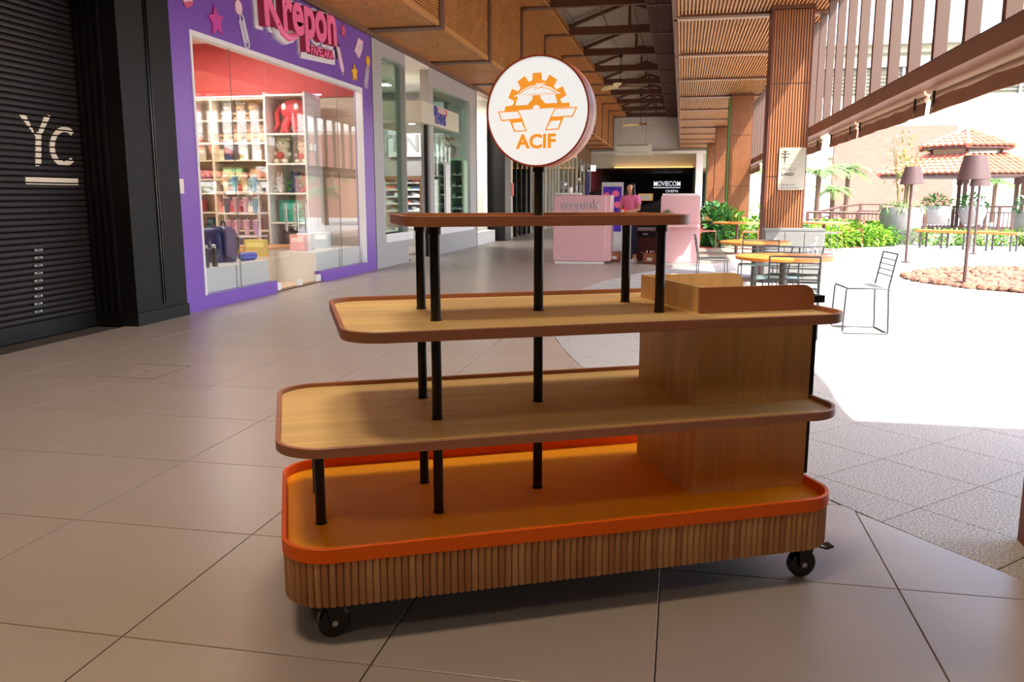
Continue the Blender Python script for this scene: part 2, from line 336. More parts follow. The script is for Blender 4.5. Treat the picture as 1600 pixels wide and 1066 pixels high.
for y in SEAM:
    # dark reveal plus lighter channel following the steps of the section
    t = MB(); u = MB()
    for b, a0, a1 in ((t, y-.17, y), (u, y, y+.13)):
        b.box(XO, XI+.02, a0, a1, ZS-.03, ZS+.06); b.box(XI-.05, XI+.02, a0, a1, ZS+.06, ZU-.03); b.box(XI-.05, XL, a0, a1, ZU-.03, ZU+.06)
    t.build('seam_reveal', 'beam_brown', ceiling, smooth=False); u.build('seam_channel', 'trim_brown', ceiling, smooth=False)
    MB().box(-1.02, -.2, y-.07, y+.07, ZU-.06, ZU+.04).build('strip_seam', 'beam_brown', ceiling)
    MB().box(-.2, 2.16, y-.18, y, ZS-.035, ZS+.06).build('lower_seam', 'beam_brown', ceiling)
    MB().box(-.22, 2.16, y, y+.17, ZS-.03, ZS+.06).build('lower_channel', 'blind_tube', ceiling)
    # roof truss
    MB().box(XL-.05, -.95, y-.08, y+.08, ZU-.02, ZU+.2).build('tie_beam', 'beam_brown', ceiling)
    rf = MB(); rf.bar((-4.1,y,5.98),(-1.65,y,6.85),.1,.14,(0,1,0)); rf.bar((-1.65,y,6.85),(-.2,y,6.32),.1,.14,(0,1,0)); rf.box(-1.69,-1.61,y-.04,y+.04,ZU+.15,6.8)
    rf.build('rafters', 'beam_brown', ceiling)
roof = MB(); y0, y1 = SEAM[0], SEAM[-1]+.3
roof.prism([(-4.4,6.0),(-1.65,7.0),(-.1,6.42),(-.1,6.5),(-1.65,7.08),(-4.4,6.1)], y0-3, y1, lambda x, z, y: (x, y, z)); roof.build('roof_sheet', 'roof_under', ceiling, smooth=False)
rp = MB()
for x, z in ((-3.3,6.34),(-2.5,6.64),(-1.65,6.93),(-.9,6.65)): rp.box(x-.03,x+.03,y0,y1,z-.05,z+.03)
rp.build('purlins', 'roof_under', ceiling)
MB().box(-.24,-.17,y0-3,y1,ZS-.03,6.6).build('upstand', 'beam_brown', ceiling)
MB().box(-.24,2.25,y0-3,y1,ZS+.07,ZS+.2).build('lower_deck', 'roof_under', ceiling)
MB().box(-14,-4.2,-8,70,6.1,6.3).build('shop_roof', 'roof_under', ceiling)
MB().box(-5.75,XO+.02,y0-3,y1,ZS-.09,ZS+.12).build('edge_beam', 'trim_brown', ceiling)
MB().box(-6.3,-4.1,-8,SEAM[0],ZS,ZS+.2).build('near_soffit', 'slat_wood', ceiling); MB().box(-4.2,-.1,-8,SEAM[0],5.9,6.1).build('near_roof', 'roof_under', ceiling)
# wing of the roof beside and behind the photographer
wing = setting('ceiling', 'flat timber canopy over the near side of the court', MB().box(2.2,11,-8,3.36,ZS,ZS+.22).build('ceiling', 'slat_wood_right'))
# ---------------------------------------------------------------- walls that close the place off
setting('wall_left', 'dark masonry behind the shuttered shop', MB().box(-6.4,-6.15,-8,8.42,0,ZS+.1).build('wall_left', 'dark_panel'))
setting('wall_rear_block', 'unseen dark wall closing off the light behind the photographer', MB().box(-6.4,9,-8.2,-8,0,6.5).build('wall_rear_block', 'dark_panel'))  # unseen wall added so that little light reaches the cart from the rear
setting('wall_upper', 'blank wall above the shopfronts', MB().box(-5.9,-5.75,-8,62,ZS+.1,6.2).build('wall_upper', 'white_wall'))
setting('wall_light_block', 'unseen wall added on the near side of the court to block light', MB().box(3.6,3.8,-8,2.6,0,ZS).build('wall_light_block', 'trim_brown'))  # added out of view to keep side light off the cart front
YE = 51.8
endw = setting('wall_end', 'white wall hanging down over the end of the arcade', MB().box(-5.5,2.2,YE,YE+.3,3.98,7.1).build('wall_end', 'white_wall'))
MB().box(-5.5,2.2,YE-.25,YE,3.86,4.02).build('drop_ledge', 'white_wall', endw)
foyer = setting('ceiling', 'low timber ceiling of the cinema foyer with a warm cove', MB().box(-6.2,2.4,YE+2.2,66.2,3.1,3.3).build('ceiling', 'trim_brown'))
mat('cove_glow', (255,200,120), .5, emit=(255,196,110), es=1.6)
MB().box(-6.2,2.4,YE+2.14,YE+2.2,3.1,4.1).build('cove_face', 'cream', foyer); MB().box(-6.2,2.4,YE+.3,YE+2.2,4.1,4.2).build('cove_ceiling', 'cream', foyer); MB().box(-4.2,.6,YE+1.95,YE+2.05,3.12,3.16).build('cove_lamp', 'cove_glow', foyer); MB().box(-4.4,.7,YE+1.9,YE+2.14,3.06,3.12).build('cove_tray', 'trim_brown', foyer)
setting('wall_back', 'matt black cinema front closing the arcade', MB().box(-6.2,2.4,66,66.2,0,3.2).build('wall_back', 'black_paint'))
setting('wall_right', 'pale wall pier beside the cinema foyer', MB().box(.75,1.15,YE-.2,66,0,4.0).build('wall_right', 'white_wall'))
def ceiling_lamp(x, y, sx, sy, z, power, col, label):
    t = thing('ceiling_light', label, 'lamp', (x,y,z)); MB().box(-sx/2,sx/2,-sy/2,sy/2,-.05,0).build('housing', 'white_gloss', t)
    MB().box(-sx/2+.02,sx/2-.02,-sy/2+.02,sy/2-.02,-.056,-.05).build('diffuser', mat('lamp_diffuser', (255,250,240), .5, emit=(255,248,236), es=2.5), t)
    l = bpy.data.lights.new('lamp', 'AREA'); l.shape = 'RECTANGLE'; l.size = sx; l.size_y = sy; l.energy = power; l.color = col; lo = bpy.data.objects.new('lamp', l); C.objects.link(lo); lo.parent = t; lo.location = (0,0,-.07)
for x, y, w_, wh in ((-1.8,5.2,66,'over the cart'),(-1.3,.6,50,'over the photographer'),(-1.8,-3.2,24,'behind the photographer')): ceiling_lamp(x,y,1.3,.9,5.94,w_,(1,.78,.54),'warm square light added out of view in the high ceiling %s' % wh)  # unseen lights added to warm the near floor and brighten the cart decks
# ---------------------------------------------------------------- slatted columns
def column(idx, yc, label, detail):
    y0 = yc-.3; x0, x1 = (1.322, 1.90) if idx == 0 else (1.28, 1.86)
    t = thing('slatted_column', label, 'column', ((x0+x1)/2, yc, 0), group='timber columns of the arcade'); hw = (x1-x0)/2
    MB().box(-hw+.01,hw-.01,-.27,.3,0,ZS+.02).build('core', 'column_core', t)
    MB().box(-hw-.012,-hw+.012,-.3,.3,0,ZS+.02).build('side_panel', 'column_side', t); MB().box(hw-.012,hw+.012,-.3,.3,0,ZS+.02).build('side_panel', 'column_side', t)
    MB().box(-hw-.02,hw+.02,-.32,-.27,ZS-.06,ZS+.03).build('head_trim', 'beam_brown', t)
    zs = [0, 1.62, 3.02, ZS-.06]; n = 14; pitch = 2*(hw-.012)/n; sh = {}
    for a, b in zip(zs[:-1], zs[1:]):
        joined = MB()
        for i in range(n):
            x = -hw+.012+(i+.5)*pitch
            if detail:
                if (a,b) not in sh: sh[(a,b)] = MB().box(-.013,.013,-.03,0,a+.012,b-.012).mesh('slat', 'column_slat', False)
                link('slat', sh[(a,b)], t, (x,-.272,0))
            else: joined.box(x-.013,x+.013,-.302,-.272,a+.012,b-.012)
        if not detail: stuff(joined.build('slats', 'column_slat', t, smooth=False))
    for z in zs[1:-1]: MB().box(-hw,hw,-.295,-.27,z-.012,z+.012).build('joint_strip', 'beam_brown', t)
    return t
column(0, 3.08, 'slatted timber column at the right edge of the picture, nearest the camera', True)
column(1, 14.2, 'slatted timber column carrying the cream plaque', True)
column(2, 25.3, 'slatted timber column just behind the plaque column', False)
column(3, 36.4, 'slatted timber column second to last down the arcade', False)
column(4, 47.5, 'slatted timber column farthest down the arcade', False)
for yc in (25.0, 47.2):
    tag(MB().box(1.22,1.262,yc-.02,yc+.62,0,ZS-.1).build('green_edge_panel', mat('leaf_green', (74,112,46), .6)), 'narrow green panel on the side of the %s column' % ('second' if yc < 30 else 'farthest'), 'panel')
# plaque on the column
pl = thing('wall_plaque', 'cream plaque with a tree emblem screwed to the timber column', 'sign', (0,0,0))
PY = 14.2-.312
def pq(px, py): p = WY(px, py, PY); return p.x, p.z
xa, za = pq(1218,231); xb, zb = pq(1256,297)
MB().prism(rrect(xa,xb,zb,za,.025,5), PY-.012, PY+.008, lambda x, z, y: (x, y, z)).build('board', mat('plaque_cream', (186,180,162), .5), pl)
em = MB(); cx, ctop = xa+.09, za-.06
em.tube([(cx,PY-.016,ctop-.165),(cx,PY-.016,ctop+.02)], .005, 5)
for h, rr in ((ctop-.01,.025),(ctop-.055,.045),(ctop-.1,.035)):
    for s in (-1,1): em.tube([(cx+s*rr*(1-math.cos(R(a))), PY-.016, h+rr*.55*math.sin(R(a))) for a in range(0,181,30)][:5], .0035, 5)
em.build('emblem', 'black_print', pl)
MB().box(xa+.06,xb-.06,PY-.015,PY-.012,za-.255,za-.251).build('rule', 'grey_print', pl)
for txt, z, s, mm in (('PRAÇA', za-.345, .068, 'grey_print'), ('LAGO', za-.425, .068, 'black_print'), ('Um lugar para', za-.575, .036, 'grey_print'), ('refrescar a mente.', za-.62, .036, 'grey_print')):
    o = link('lettering', text_mesh(txt, s, .001, mm, offset=.0018), pl); place_frame(o, (xa+.05,PY-.014,z), (1,0,0), (0,0,1), (0,-1,0))
# ---------------------------------------------------------------- louvre screen, beam and rolled blinds along the court side
scr = setting('trim_1', 'brown timber fins standing on a beam along the open side')
fin = MB().box(0,.1,0,.075,2.41,ZS+.05).mesh('fin', 'fin_brown', False); fe = MB().box(-.004,0,0,.075,2.41,ZS+.05).mesh('fin_shade_side', 'fin_shade_side', False)  # inward face of each fin gets a darker colour standing in for its shade
for k in range(-3, 55):
    y = 6.32+.82*k
    f = link('fin', fin, scr, (2.05,y,0)); link('fin_shade_side', fe, f)
def runs(a, b): return [(3.75,13.85),(14.55,24.95),(25.65,36.05),(36.75,47.1)]
for y0, y1 in ((3.0,48.0),):
    MB().box(1.99,2.17,y0,y1,2.27,2.41).build('beam', mat('beam_face', (134,84,54), .5), scr)
    MB().box(1.985,2.175,y0,y1,2.405,2.42).build('beam_cap', 'beam_brown', scr)
for i, (y0, y1) in enumerate(((3.8,8.55),(8.62,11.75),(11.82,13.85),(14.6,19.7),(19.8,24.9),(25.7,30.8),(30.9,36.0))):
    nm = ['nearest the camera','second from the camera','just before the plaque column','just beyond the plaque column','midway to the second column','beyond the second column','at the far end of the arcade'][i]
    t = thing('rolled_blind', 'brown fabric blind rolled up under the beam, %s' % nm, 'blind', (2.2,(y0+y1)/2,2.15), group='rolled blinds under the beam'); L = (y1-y0)/2
    MB().tube([(0,-L,.12),(0,L,.12)], .045, 12).build('head_tube', 'blind_tube', t); MB().tube([(.01,-L+.05,.045),(.01,L-.05,.045)], .03, 10).build('bottom_tube', 'blind_tube', t)
    n = 14; A = []; Bk = []
    for j in range(n+1):
        yy = -L+.06+(2*L-.12)*j/n; w_ = .006*math.sin(j*1.9+i); A.append((-.01+w_,yy,.04)); Bk.append((-.025+w_*2,yy,-.1+.004*math.sin(j*.8+i)))
    ff = MB(); th = .012
    vs_ = A+Bk+[(x+th,y,z) for x,y,z in A]+[(x+th,y,z) for x,y,z in Bk]; m_ = n+1; fs = []
    for j in range(n): fs += [(j,j+1,m_+j+1,m_+j),(2*m_+j+1,2*m_+j,3*m_+j,3*m_+j+1),(m_+j,m_+j+1,3*m_+j+1,3*m_+j),(j+1,j,2*m_+j,2*m_+j+1)]
    ff.add(vs_, fs); ff.build('fabric', 'blind', t)
    for yy in (-L+.28, L-.28):
        s_ = MB().box(-.05,-.035,yy-.02,yy+.02,-.03,.08).build('strap', 'black_paint', t); MB().tube([(-.045,yy,-.03),(-.045,yy,-.06),(-.045,yy+.015,-.085),(-.045,yy,-.11)], .006, 5).build('hook', 'chrome', s_)
# ================================================================ THE DISPLAY CART
cxf, cyf = .0909, 2.8677
cart = thing('display_cart', 'wheeled tiered display cart with wooden shelves over an orange tray', 'cart',
             (cxf*math.cos(YAW)-cyf*math.sin(YAW), cxf*math.sin(YAW)+cyf*math.cos(YAW), 0), .2585+YAW)
def tray(name, u0, u1, v0, v1, zb, zt, deck, rad, rimm, deckm, th=.014):
    out = rrect(u0,u1,v0,v1,rad,10); inn = rrect(u0+th,u1-th,v0+th,v1-th,rad-th,10)
    d = MB().prism(inn, zb+.001, deck).build(name, deckm, cart)
    b = MB(); c = .0015
    o2 = rrect(u0+c,u1-c,v0+c,v1-c,rad-c,10); i2 = rrect(u0+th-c,u1-th+c,v0+th-c,v1-th+c,rad-th+c,10); n = len(out)
    rings = [[(x,y,zb) for x,y in inn],[(x,y,zb) for x,y in o2],[(x,y,zb+c) for x,y in out],[(x,y,zt-c) for x,y in out],[(x,y,zt) for x,y in o2],[(x,y,zt) for x,y in i2],[(x,y,zt-c) for x,y in inn],[(x,y,zb) for x,y in inn]]
    b.loft(rings, cap=False); b.build('rim', rimm, d); return d
tray('upper_shelf', -.481, .465, -.254, .254, 1.213, 1.245, 1.227, .085, 'rim_wood', 'oak_x')
tray('middle_shelf', -.690, .945, -.446, .446, .9005, .932, .916, .12, 'rim_wood', 'oak_x')
tray('lower_shelf', -.884, .955, -.440, .440, .581, .6095, .595, .14, 'rim_wood', 'oak_x')
tray('orange_tray', -.880, .950, -.441, .441, .2687, .3127, .279, .14, 'orange_edge', 'orange')
# fluted skirt of half-round dowels
MB().prism(rrect(-.855,.925,-.415,.415,.118,8), .150, .2687).build('skirt_core', 'slat_back', cart)
path = rrect(-.866,.936,-.427,.427,.128,24); pts = [Vector((x,y)) for x,y in path]; pts.append(pts[0])
Ls = [0]
for a, b in zip(pts[:-1], pts[1:]): Ls.append(Ls[-1]+(b-a).length)
nd = int(Ls[-1]/.0208)
dm = [MB().loft([[(.0109*s*math.cos(2*math.pi*k/10), .0109*s*math.sin(2*math.pi*k/10), z) for k in range(10)] for s, z in ((.8,.132),(1,.135),(1,.2687))]).mesh('dowel', m, True)
      for m in ('dowel_wood', wood('dowel_pale', (208,154,98), 'Z', .2, .6, .6), wood('dowel_warm', (184,120,70), 'Z', .2, .6, .6))]
k = 0
for i in range(nd):
    s = Ls[-1]*(i+.5)/nd
    while Ls[k+1] < s: k += 1
    p = pts[k]+(pts[k+1]-pts[k])*((s-Ls[k])/(Ls[k+1]-Ls[k])); link('dowel', dm[random.choice((0,0,1,1,2))], cart, (p.x,p.y,0))
MB().prism(rrect(-.84,.91,-.40,.40,.11,8), .136, .150).build('underside', 'black_paint', cart)
# posts
def post(u, v, z0, z1, r=.0162, collar=True):
    o = MB().lathe([(r,z0),(r,z1)], 20).build('post', 'black_metal', cart, (u,v,0))
    if collar:
        MB().lathe([(r+.0025,z0),(r+.0025,z0+.003),(r,z0+.004)], 20).build('foot_ring', 'black_metal', o)
    return o
for v in (-.146,.155):
    for z0, z1 in ((.279,.581),(.595,.9005),(.916,1.213)):
        o = post(-.382, v, z0, z1)
        if z1 > 1.2: MB().lathe([(.0175,1.185),(.0205,1.187),(.0205,1.207),(.0175,1.21)], 20).build('head_ring', 'black_metal', o)
    post(.384, v, .916, 1.213); post(-.760, v, .279, .581)
MB().lathe([(.0205,1.187),(.0205,1.21)], 20).build('head_ring', 'black_metal', cart, (.384,-.146,0))
for z0, z1 in ((.279,.581),(.595,.9005),(.916,1.213),(1.227,1.42)): post(0, 0, z0, z1, .0165)
# cabinet at the right end, open box on top
u0, u1, v0, v1 = .4995, .935, -.2165, .276
cab = MB().box(u0,u1,v0,v1,.279,.581); cab.box(u0,u1,v0,v1,.595,.9005); cab.build('cabinet', 'oak_z', cart)
for z0, z1 in ((.279,.581),(.595,.9005)): MB().box(u0-.0012,u0+.012,v0-.0012,v0+.012,z0,z1).build('cabinet_edge', 'oak_z', cart)
bz0, bz1 = .916, 1.003; th = .016; rc = .045
prof = [(u0,bz0),(u1,bz0)]+[(u1-rc+rc*math.cos(R(a)), bz1-rc+rc*math.sin(R(a))) for a in range(0,91,10)]+[(u0,bz1)]
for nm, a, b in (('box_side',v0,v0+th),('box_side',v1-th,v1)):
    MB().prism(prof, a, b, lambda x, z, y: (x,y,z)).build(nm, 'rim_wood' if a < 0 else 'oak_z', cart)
MB().box(u0,u0+th,v0+th,v1-th,bz0,bz1).build('box_end', 'oak_z', cart); MB().box(u0,u0+th,v0,v1,bz1,bz1+.0012).build('box_edge_band', 'oak_x', cart)
MB().box(.937,.951,v0+.004,v1,.32,.575).build('end_panel', 'black_paint', cart); MB().box(.939,.955,v0+.004,v1,.61,.897).build('end_panel', 'black_paint', cart)
hb = MB(); hb.box(.946,.962,-.10,.25,.922,.948); hb.box(.962,1.045,-.10,-.084,.922,.948); hb.box(.962,1.045,.234,.25,.922,.948); hb.box(1.045,1.06,-.10,.25,.922,.948); hb.build('push_handle', 'black_paint', cart)
# casters
def caster(u, v, rz, lever):
    e = MB(); e.box(-.035,.035,-.03,.03,.122,.136); e.lathe([(.022,.105),(.022,.122)], 14)
    for s in (-1,1): e.prism([(-.026,.125),(.026,.125),(.03,.10),(.012,.04),(-.012,.04),(-.022,.1)], s*.021-.002, s*.021+.002, lambda x, z, y: (x+.012,y,z))
    o = e.build('caster', 'black_metal', cart, (u,v,0), (0,0,rz)); wv = MB(); n = 28
    def wr(p): return [[(.012+r*math.cos(2*math.pi*k/n), y, .05+r*math.sin(2*math.pi*k/n)) for k in range(n)] for r, y in p]
    wv.loft(wr([(.03,-.013),(.044,-.016),(.049,-.012),(.05,0),(.049,.012),(.044,.016),(.03,.013)])); wv.build('wheel', 'black_gloss', o)
    hub = MB().loft(wr([(.009,-.0255),(.009,.0255)])); hub.build('axle_bolt', 'chrome', o)
    if lever:
        l = MB(); l.bar((.03,0,.122),(.095,0,.100),.034,.007,(0,0,1)); l.bar((.095,0,.100),(.122,0,.106),.04,.006,(0,0,1)); l.build('brake_lever', 'black_metal', o)
caster(-.752, -.351, R(8), False); caster(.840, -.351, R(-4), True); caster(-.752, .33, R(30), False); caster(.84, .33, R(-6), True)
# round illuminated sign on the centre pole
SN = Vector((-.36*math.cos(YAW)+.93*math.sin(YAW), -.36*math.sin(YAW)-.93*math.cos(YAW), 0)).normalized()   # face normal
SX = Vector((0,0,1)).cross(SN).normalized()                                                            # to the right on the face
pole = Vector((cart.location.x, cart.location.y, 0)); SR = .1785; sc_ = pole+SN*.035+Vector((0,0,1.578)); sc_ += SX*.004
sign = thing('round_sign', 'round illuminated sign with an orange gear emblem on the cart pole', 'sign')
sign.matrix_world = Matrix((SX, Vector((0,0,1)), SN)).transposed().to_4x4(); sign.matrix_world.translation = sc_
def circ(r, n=64): return [(r*math.cos(2*math.pi*i/n), r*math.sin(2*math.pi*i/n)) for i in range(n)]
mat('sign_side', (232,172,142), .4); mat('sign_rim', (176,74,40), .4); mat('sign_face', (240,243,244), .35, emit=(236,243,248), es=.29); mat('emblem_orange', (255,172,56), .5, emit=(255,160,50), es=.22)
MB().ring(circ(SR), circ(SR-.006), -.045, .003).build('front_rim', 'sign_rim', sign); MB().prism(circ(SR-.006), -.005, 0).build('face', 'sign_face', sign)
MB().prism(circ(SR-.0008), -.044, -.008).build('front_band', 'sign_side', sign); MB().prism(circ(SR-.006), -.048, -.044).build('groove', 'sign_rim', sign); MB().prism(circ(SR-.001), -.085, -.048).build('rear_band', 'sign_side', sign)
MB().lathe([(.022,-.018),(.022,.01)], 18).build('pole_socket', 'black_metal', sign, (-.004,-SR+.003,-.035), (R(-90),0,0))
def e2(x, y): return ((x-503)/406*SR*.985, (538-y)/433*SR)
gc = (503,498)
def pol(a, r): return (gc[0]+r*math.cos(R(a))*.94, gc[1]-r*math.sin(R(a)))
gear = []
for a in (155, 122.5, 90, 57.5, 25):
    gear += [pol(a+11.5,203), pol(a+8.5,258), pol(a-8.5,258), pol(a-11.5,203)]
gear = [(240,528),(246,490),(302,486),pol(172,203)]+gear+[pol(8,203),(704,482),(757,480),(764,512)]
def face_poly(nm, P, m, lift, frm=e2): return MB().prism([frm(*p) for p in P], lift-.0006, lift).build(nm, m, sign, smooth=False)
face_poly('gear_emblem', gear, 'emblem_orange', .001)
face_poly('hat_emblem', [(312,418),(345,402),(380,372),(440,345),(490,338),(500,322),(575,318),(560,332),(560,342),(610,360),(660,392),(692,410),(500,414)], 'sign_face', .0016)
face_poly('hat_crown', [(345,405),(388,376),(445,353),(492,347),(540,352),(600,368),(650,395),(672,404),(500,407)], 'emblem_orange', .0019)
face_poly('hat_infill', [(362,404),(396,381),(448,359),(492,353),(540,358),(596,374),(640,397),(650,401),(500,403)], 'sign_face', .0022)
face_poly('wing_mark', [(482,380),(497,345),(512,322),(575,318),(548,335),(556,338),(530,352),(536,356),(512,368),(500,366)], 'emblem_orange', .0025)
face_poly('wing_infill', [(490,372),(502,347),(515,328),(560,323),(540,334),(546,340),(524,350),(528,354),(508,362)], 'sign_face', .0028)
face_poly('spoke_gap', [(330,486),(340,450),(352,418),(468,418),(466,445),(440,468),(428,486)], 'sign_face', .0016); face_poly('spoke_gap', [(664,480),(655,446),(644,414),(530,416),(534,442),(556,462),(568,480)], 'sign_face', .0016)
face_poly('hub_gap', [(470,520)]+[(497+27*math.cos(R(a)), 516-27*math.sin(R(a))) for a in range(180,-1,-20)]+[(524,518)], 'sign_face', .0016)
def outline(P, t, inner=None):
    cx = sum(p[0] for p in P)/len(P); cy = sum(p[1] for p in P)/len(P); face_poly('wing_bar', P, 'emblem_orange', .001)
    if inner: face_poly('wing_bar_infill', inner, 'sign_face', .0016); return
    n = len(P); Q = []
    for i in range(n):
        a, b, c = Vector(P[i-1]), Vector(P[i]), Vector(P[(i+1) % n]); d1 = (b-a).normalized(); d2 = (c-b).normalized()
        n1 = Vector((-d1.y,d1.x)); n2 = Vector((-d2.y,d2.x))
        if n1.dot(Vector((cx,cy))-b) < 0: n1 = -n1; n2 = -n2
        bi = (n1+n2); q = b+bi*(t/(1+n1.dot(n2))); Q.append((q.x,q.y))
    face_poly('wing_bar_infill', Q, 'sign_face', .0016)
outline([(183,528),(352,525),(387,594),(213,606)], 10); outline([(278,598),(387,594),(423,690),(318,692)], 10, [(305,624),(378,617),(410,681),(327,683)])
outline([(822,514),(644,517),(606,594),(786,590)], 10); outline([(716,592),(606,594),(568,687),(676,684)], 10, [(690,614),(614,617),(582,678),(669,675)])
o = link('lettering', text_mesh('ACIF', .0615, .0006, 'emblem_orange', offset=.0022, align='CENTER', xs=1.06), sign, (e2(497,820)[0],e2(497,820)[1],.0008))
# ================================================================ SHUTTERED SHOP ON THE LEFT
XF = -5.45
def fp(px, py, X=XF): p = WX(px, py, X); return (p.y, p.z)
onX = lambda X: (lambda y, z, d: (X+d, y, z))
sh = thing('roller_shutter', 'closed dark roller shutter with pale painted letters', 'shutter', (-5.9,2.5,0))
mat('shutter_brown', (30,22,20), .5, noise=(1.2,.2)); mat('shutter_letter', (226,210,188), .6)
prof = [(0,.0),(.010,.004),(.016,.02),(.015,.038),(.006,.050),(-.006,.053),(-.006,0)]
slm = MB().prism(prof, -5.4, 5.26, lambda x, z, y: (x,y,z)).mesh('slat', 'shutter_brown', True)
PZ = .056; NS = 69; Z0 = .15
for i in range(NS): link('slat', slm, sh, (0,0,Z0+i*PZ))
MB().box(-.02,.03,-5.4,5.26,0,Z0).build('bottom_rail', 'black_paint', sh)
def strips(nm, polys, label=None):
    """painted shape broken by the joints between the slats"""
    b = MB()
    for i in range(NS):
        for k in range(5):
            za, zb = Z0+i*PZ+.004+k*.0084, Z0+i*PZ+.004+(k+1)*.0084; zm = (za+zb)/2; xs = []
            for P in polys:
                for q in range(len(P)):
                    a, c = P[q], P[(q+1) % len(P)]
                    if (a[1] > zm) != (c[1] > zm): xs.append(a[0]+(c[0]-a[0])*(zm-a[1])/(c[1]-a[1]))
            xs.sort(); t = (zm-Z0-i*PZ)
            xo = .0175 if .012 < t < .042 else .0135
            for a, c in zip(xs[::2], xs[1::2]): b.box(-.001,xo,a-2.5,c-2.5,za,zb)
    return b.build(nm, 'shutter_letter', sh, smooth=False)
lp = lambda L: [fp(x, y, -5.88) for x, y in L]
strips('painted_letter', [lp([(31,180),(41,180),(54,207),(60,207),(70,181),(80,180),(65,212),(65,259),(56,259),(56,213)])])
cen = (101,229)
cpts = [(cen[0]+(23+0)*math.cos(R(a)), cen[1]-31*math.sin(R(a))) for a in range(48,313,12)]+[(cen[0]+15*math.cos(R(a)), cen[1]-23*math.sin(R(a))) for a in range(312,47,-12)]
strips('painted_letter', [lp(cpts)]); ba, bb = lp([(41,287)])[0][0], lp([(123,287)])[0][0]; bz = Z0+23*PZ; strips('painted_bar', [[(ba,bz-.018),(bb,bz-.018),(bb,bz+.046),(ba,bz+.046)]])
lpm = MB().box(.018,.026,-.055,.055,-.014,.014).mesh('latch_plate', 'steel_dark', False); rvm = MB().ell((0,0,0), (.006,.012,.012), 8, 5).mesh('rivet', 'chrome')
for i in range(9):
    y, z = fp(61, 391+12*i, -5.87); o = link('latch_plate', lpm, sh, (0,y-2.5,z))
    for s in (-1,1): link('rivet', rvm, o, (.028,s*.035,0))
pier = setting('wall_pier', 'dark fluted pier between the shutter and the purple shop', MB().box(-6.15,-5.41,7.58,8.47,0,ZS+.1).build('wall_pier', 'dark_panel'))
for x in (-5.86,-5.78,-5.70,-5.62): MB().box(x,x+.025,7.555,7.58,.12,ZS).build('rib', 'black_paint', pier)
for y, w_ in ((8.02,.02),(8.06,.012)): MB().box(-5.41,-5.398,y,y+w_,.18,ZS).build('groove_strip', 'black_gloss', pier)
MB().box(-6.1,-5.385,7.55,8.47,0,.13).build('plinth', 'black_paint', pier); MB().box(-5.96,-5.85,7.70,7.80,0,ZS).build('shutter_guide', 'black_paint', pier)
setting('trim_2', 'black head panel above the shutter', MB().box(-6.1,-5.8,-8,7.6,3.95,ZS+.05).build('trim_2', 'black_paint'))
# ================================================================ PURPLE STATIONERY SHOP
Y0, Y1, ZT = 8.47, 14.62, ZS+.04; OY0, OY1, OZ = 8.90, 14.12, 3.15
shop = thing('stationery_shopfront', 'purple stationery shopfront with wide glazed opening', 'shopfront', (XF,(Y0+Y1)/2,0)); ym = (Y0+Y1)/2
def sp(nm, y0, y1, z0, z1, m, x0=-.14, x1=0., par=None): return MB().box(x0,x1,y0-ym,y1-ym,z0,z1).build(nm, m, par or shop)
sp('fascia', Y0, Y1, OZ, ZT, 'purple'); sp('side_panel', Y0, OY0, 0, OZ, 'purple'); sp('side_panel', OY1, Y1, 0, OZ, 'purple')
sp('edge_strip', Y1, Y1+.03, 0, ZT, 'black_paint'); sp('plinth', OY0, 10.72, 0, .165, 'purple'); sp('plinth', 12.24, OY1, 0, .165, 'purple')
f = MB(); t = .055
for y0, y1, z0, z1 in ((OY0,OY1,OZ-t,OZ),(OY0,OY0+t*.7,.165,OZ-t),(OY1-t*.7,OY1,.165,OZ-t)): f.box(-.1,.012,y0-ym,y1-ym,z0,z1)
f.build('window_frame', 'white_frame', shop)
for y0, y1 in ((8.94,9.84),(9.85,10.755),(12.26,13.15),(13.16,14.08)): sp('glass_pane', y0, y1, .165, OZ-t, 'shop_glass', -.062, -.052)
for y0, y1 in ((10.765,11.505),(11.515,12.25)):
    sp('transom_pane', y0, y1, 2.12, OZ-t, 'shop_glass', -.062, -.052); d = sp('door_leaf', y0, y1, .02, 2.105, 'shop_glass', -.062, -.052)
    yh = 11.37 if y0 < 11 else 11.64
    h = MB(); h.tube([(.03,yh-ym,.82),(.03,yh-ym,1.22)], .016, 10)
    for z in (.9,1.14): h.tube([(-.055,yh-ym,z),(.03,yh-ym,z)], .009, 8)
    h.tube([(-.13,yh-ym-.03,.82),(-.13,yh-ym-.03,1.22)], .016, 10); h.build('pull_handle', 'chrome', d)
    for yy, z in ((y0 if y0 < 11 else y1-.14, .02),(y0 if y0 < 11 else y1-.14, 2.0)): sp('patch_fitting', yy, yy+.14, z, z+.1, 'white_gloss', -.075, -.035, d)
    sp('floor_lock', (y1-.06 if y0 < 11 else y0), (y1 if y0 < 11 else y0+.06), .02, .1, 'white_gloss', -.075, -.035, d)
for yy in (9.845,13.155): sp('glass_joint', yy-.004, yy+.004, .165, OZ-t, 'steel_dark', -.06, -.054)
sp('door_sill', 10.72, 12.24, 0, .02, 'trim_brown', -.1, -.02)
y, z = fp(282,291); sp('switch_plate', y-.05, y+.05, z-.08, z+.08, 'chrome', 0, .012)
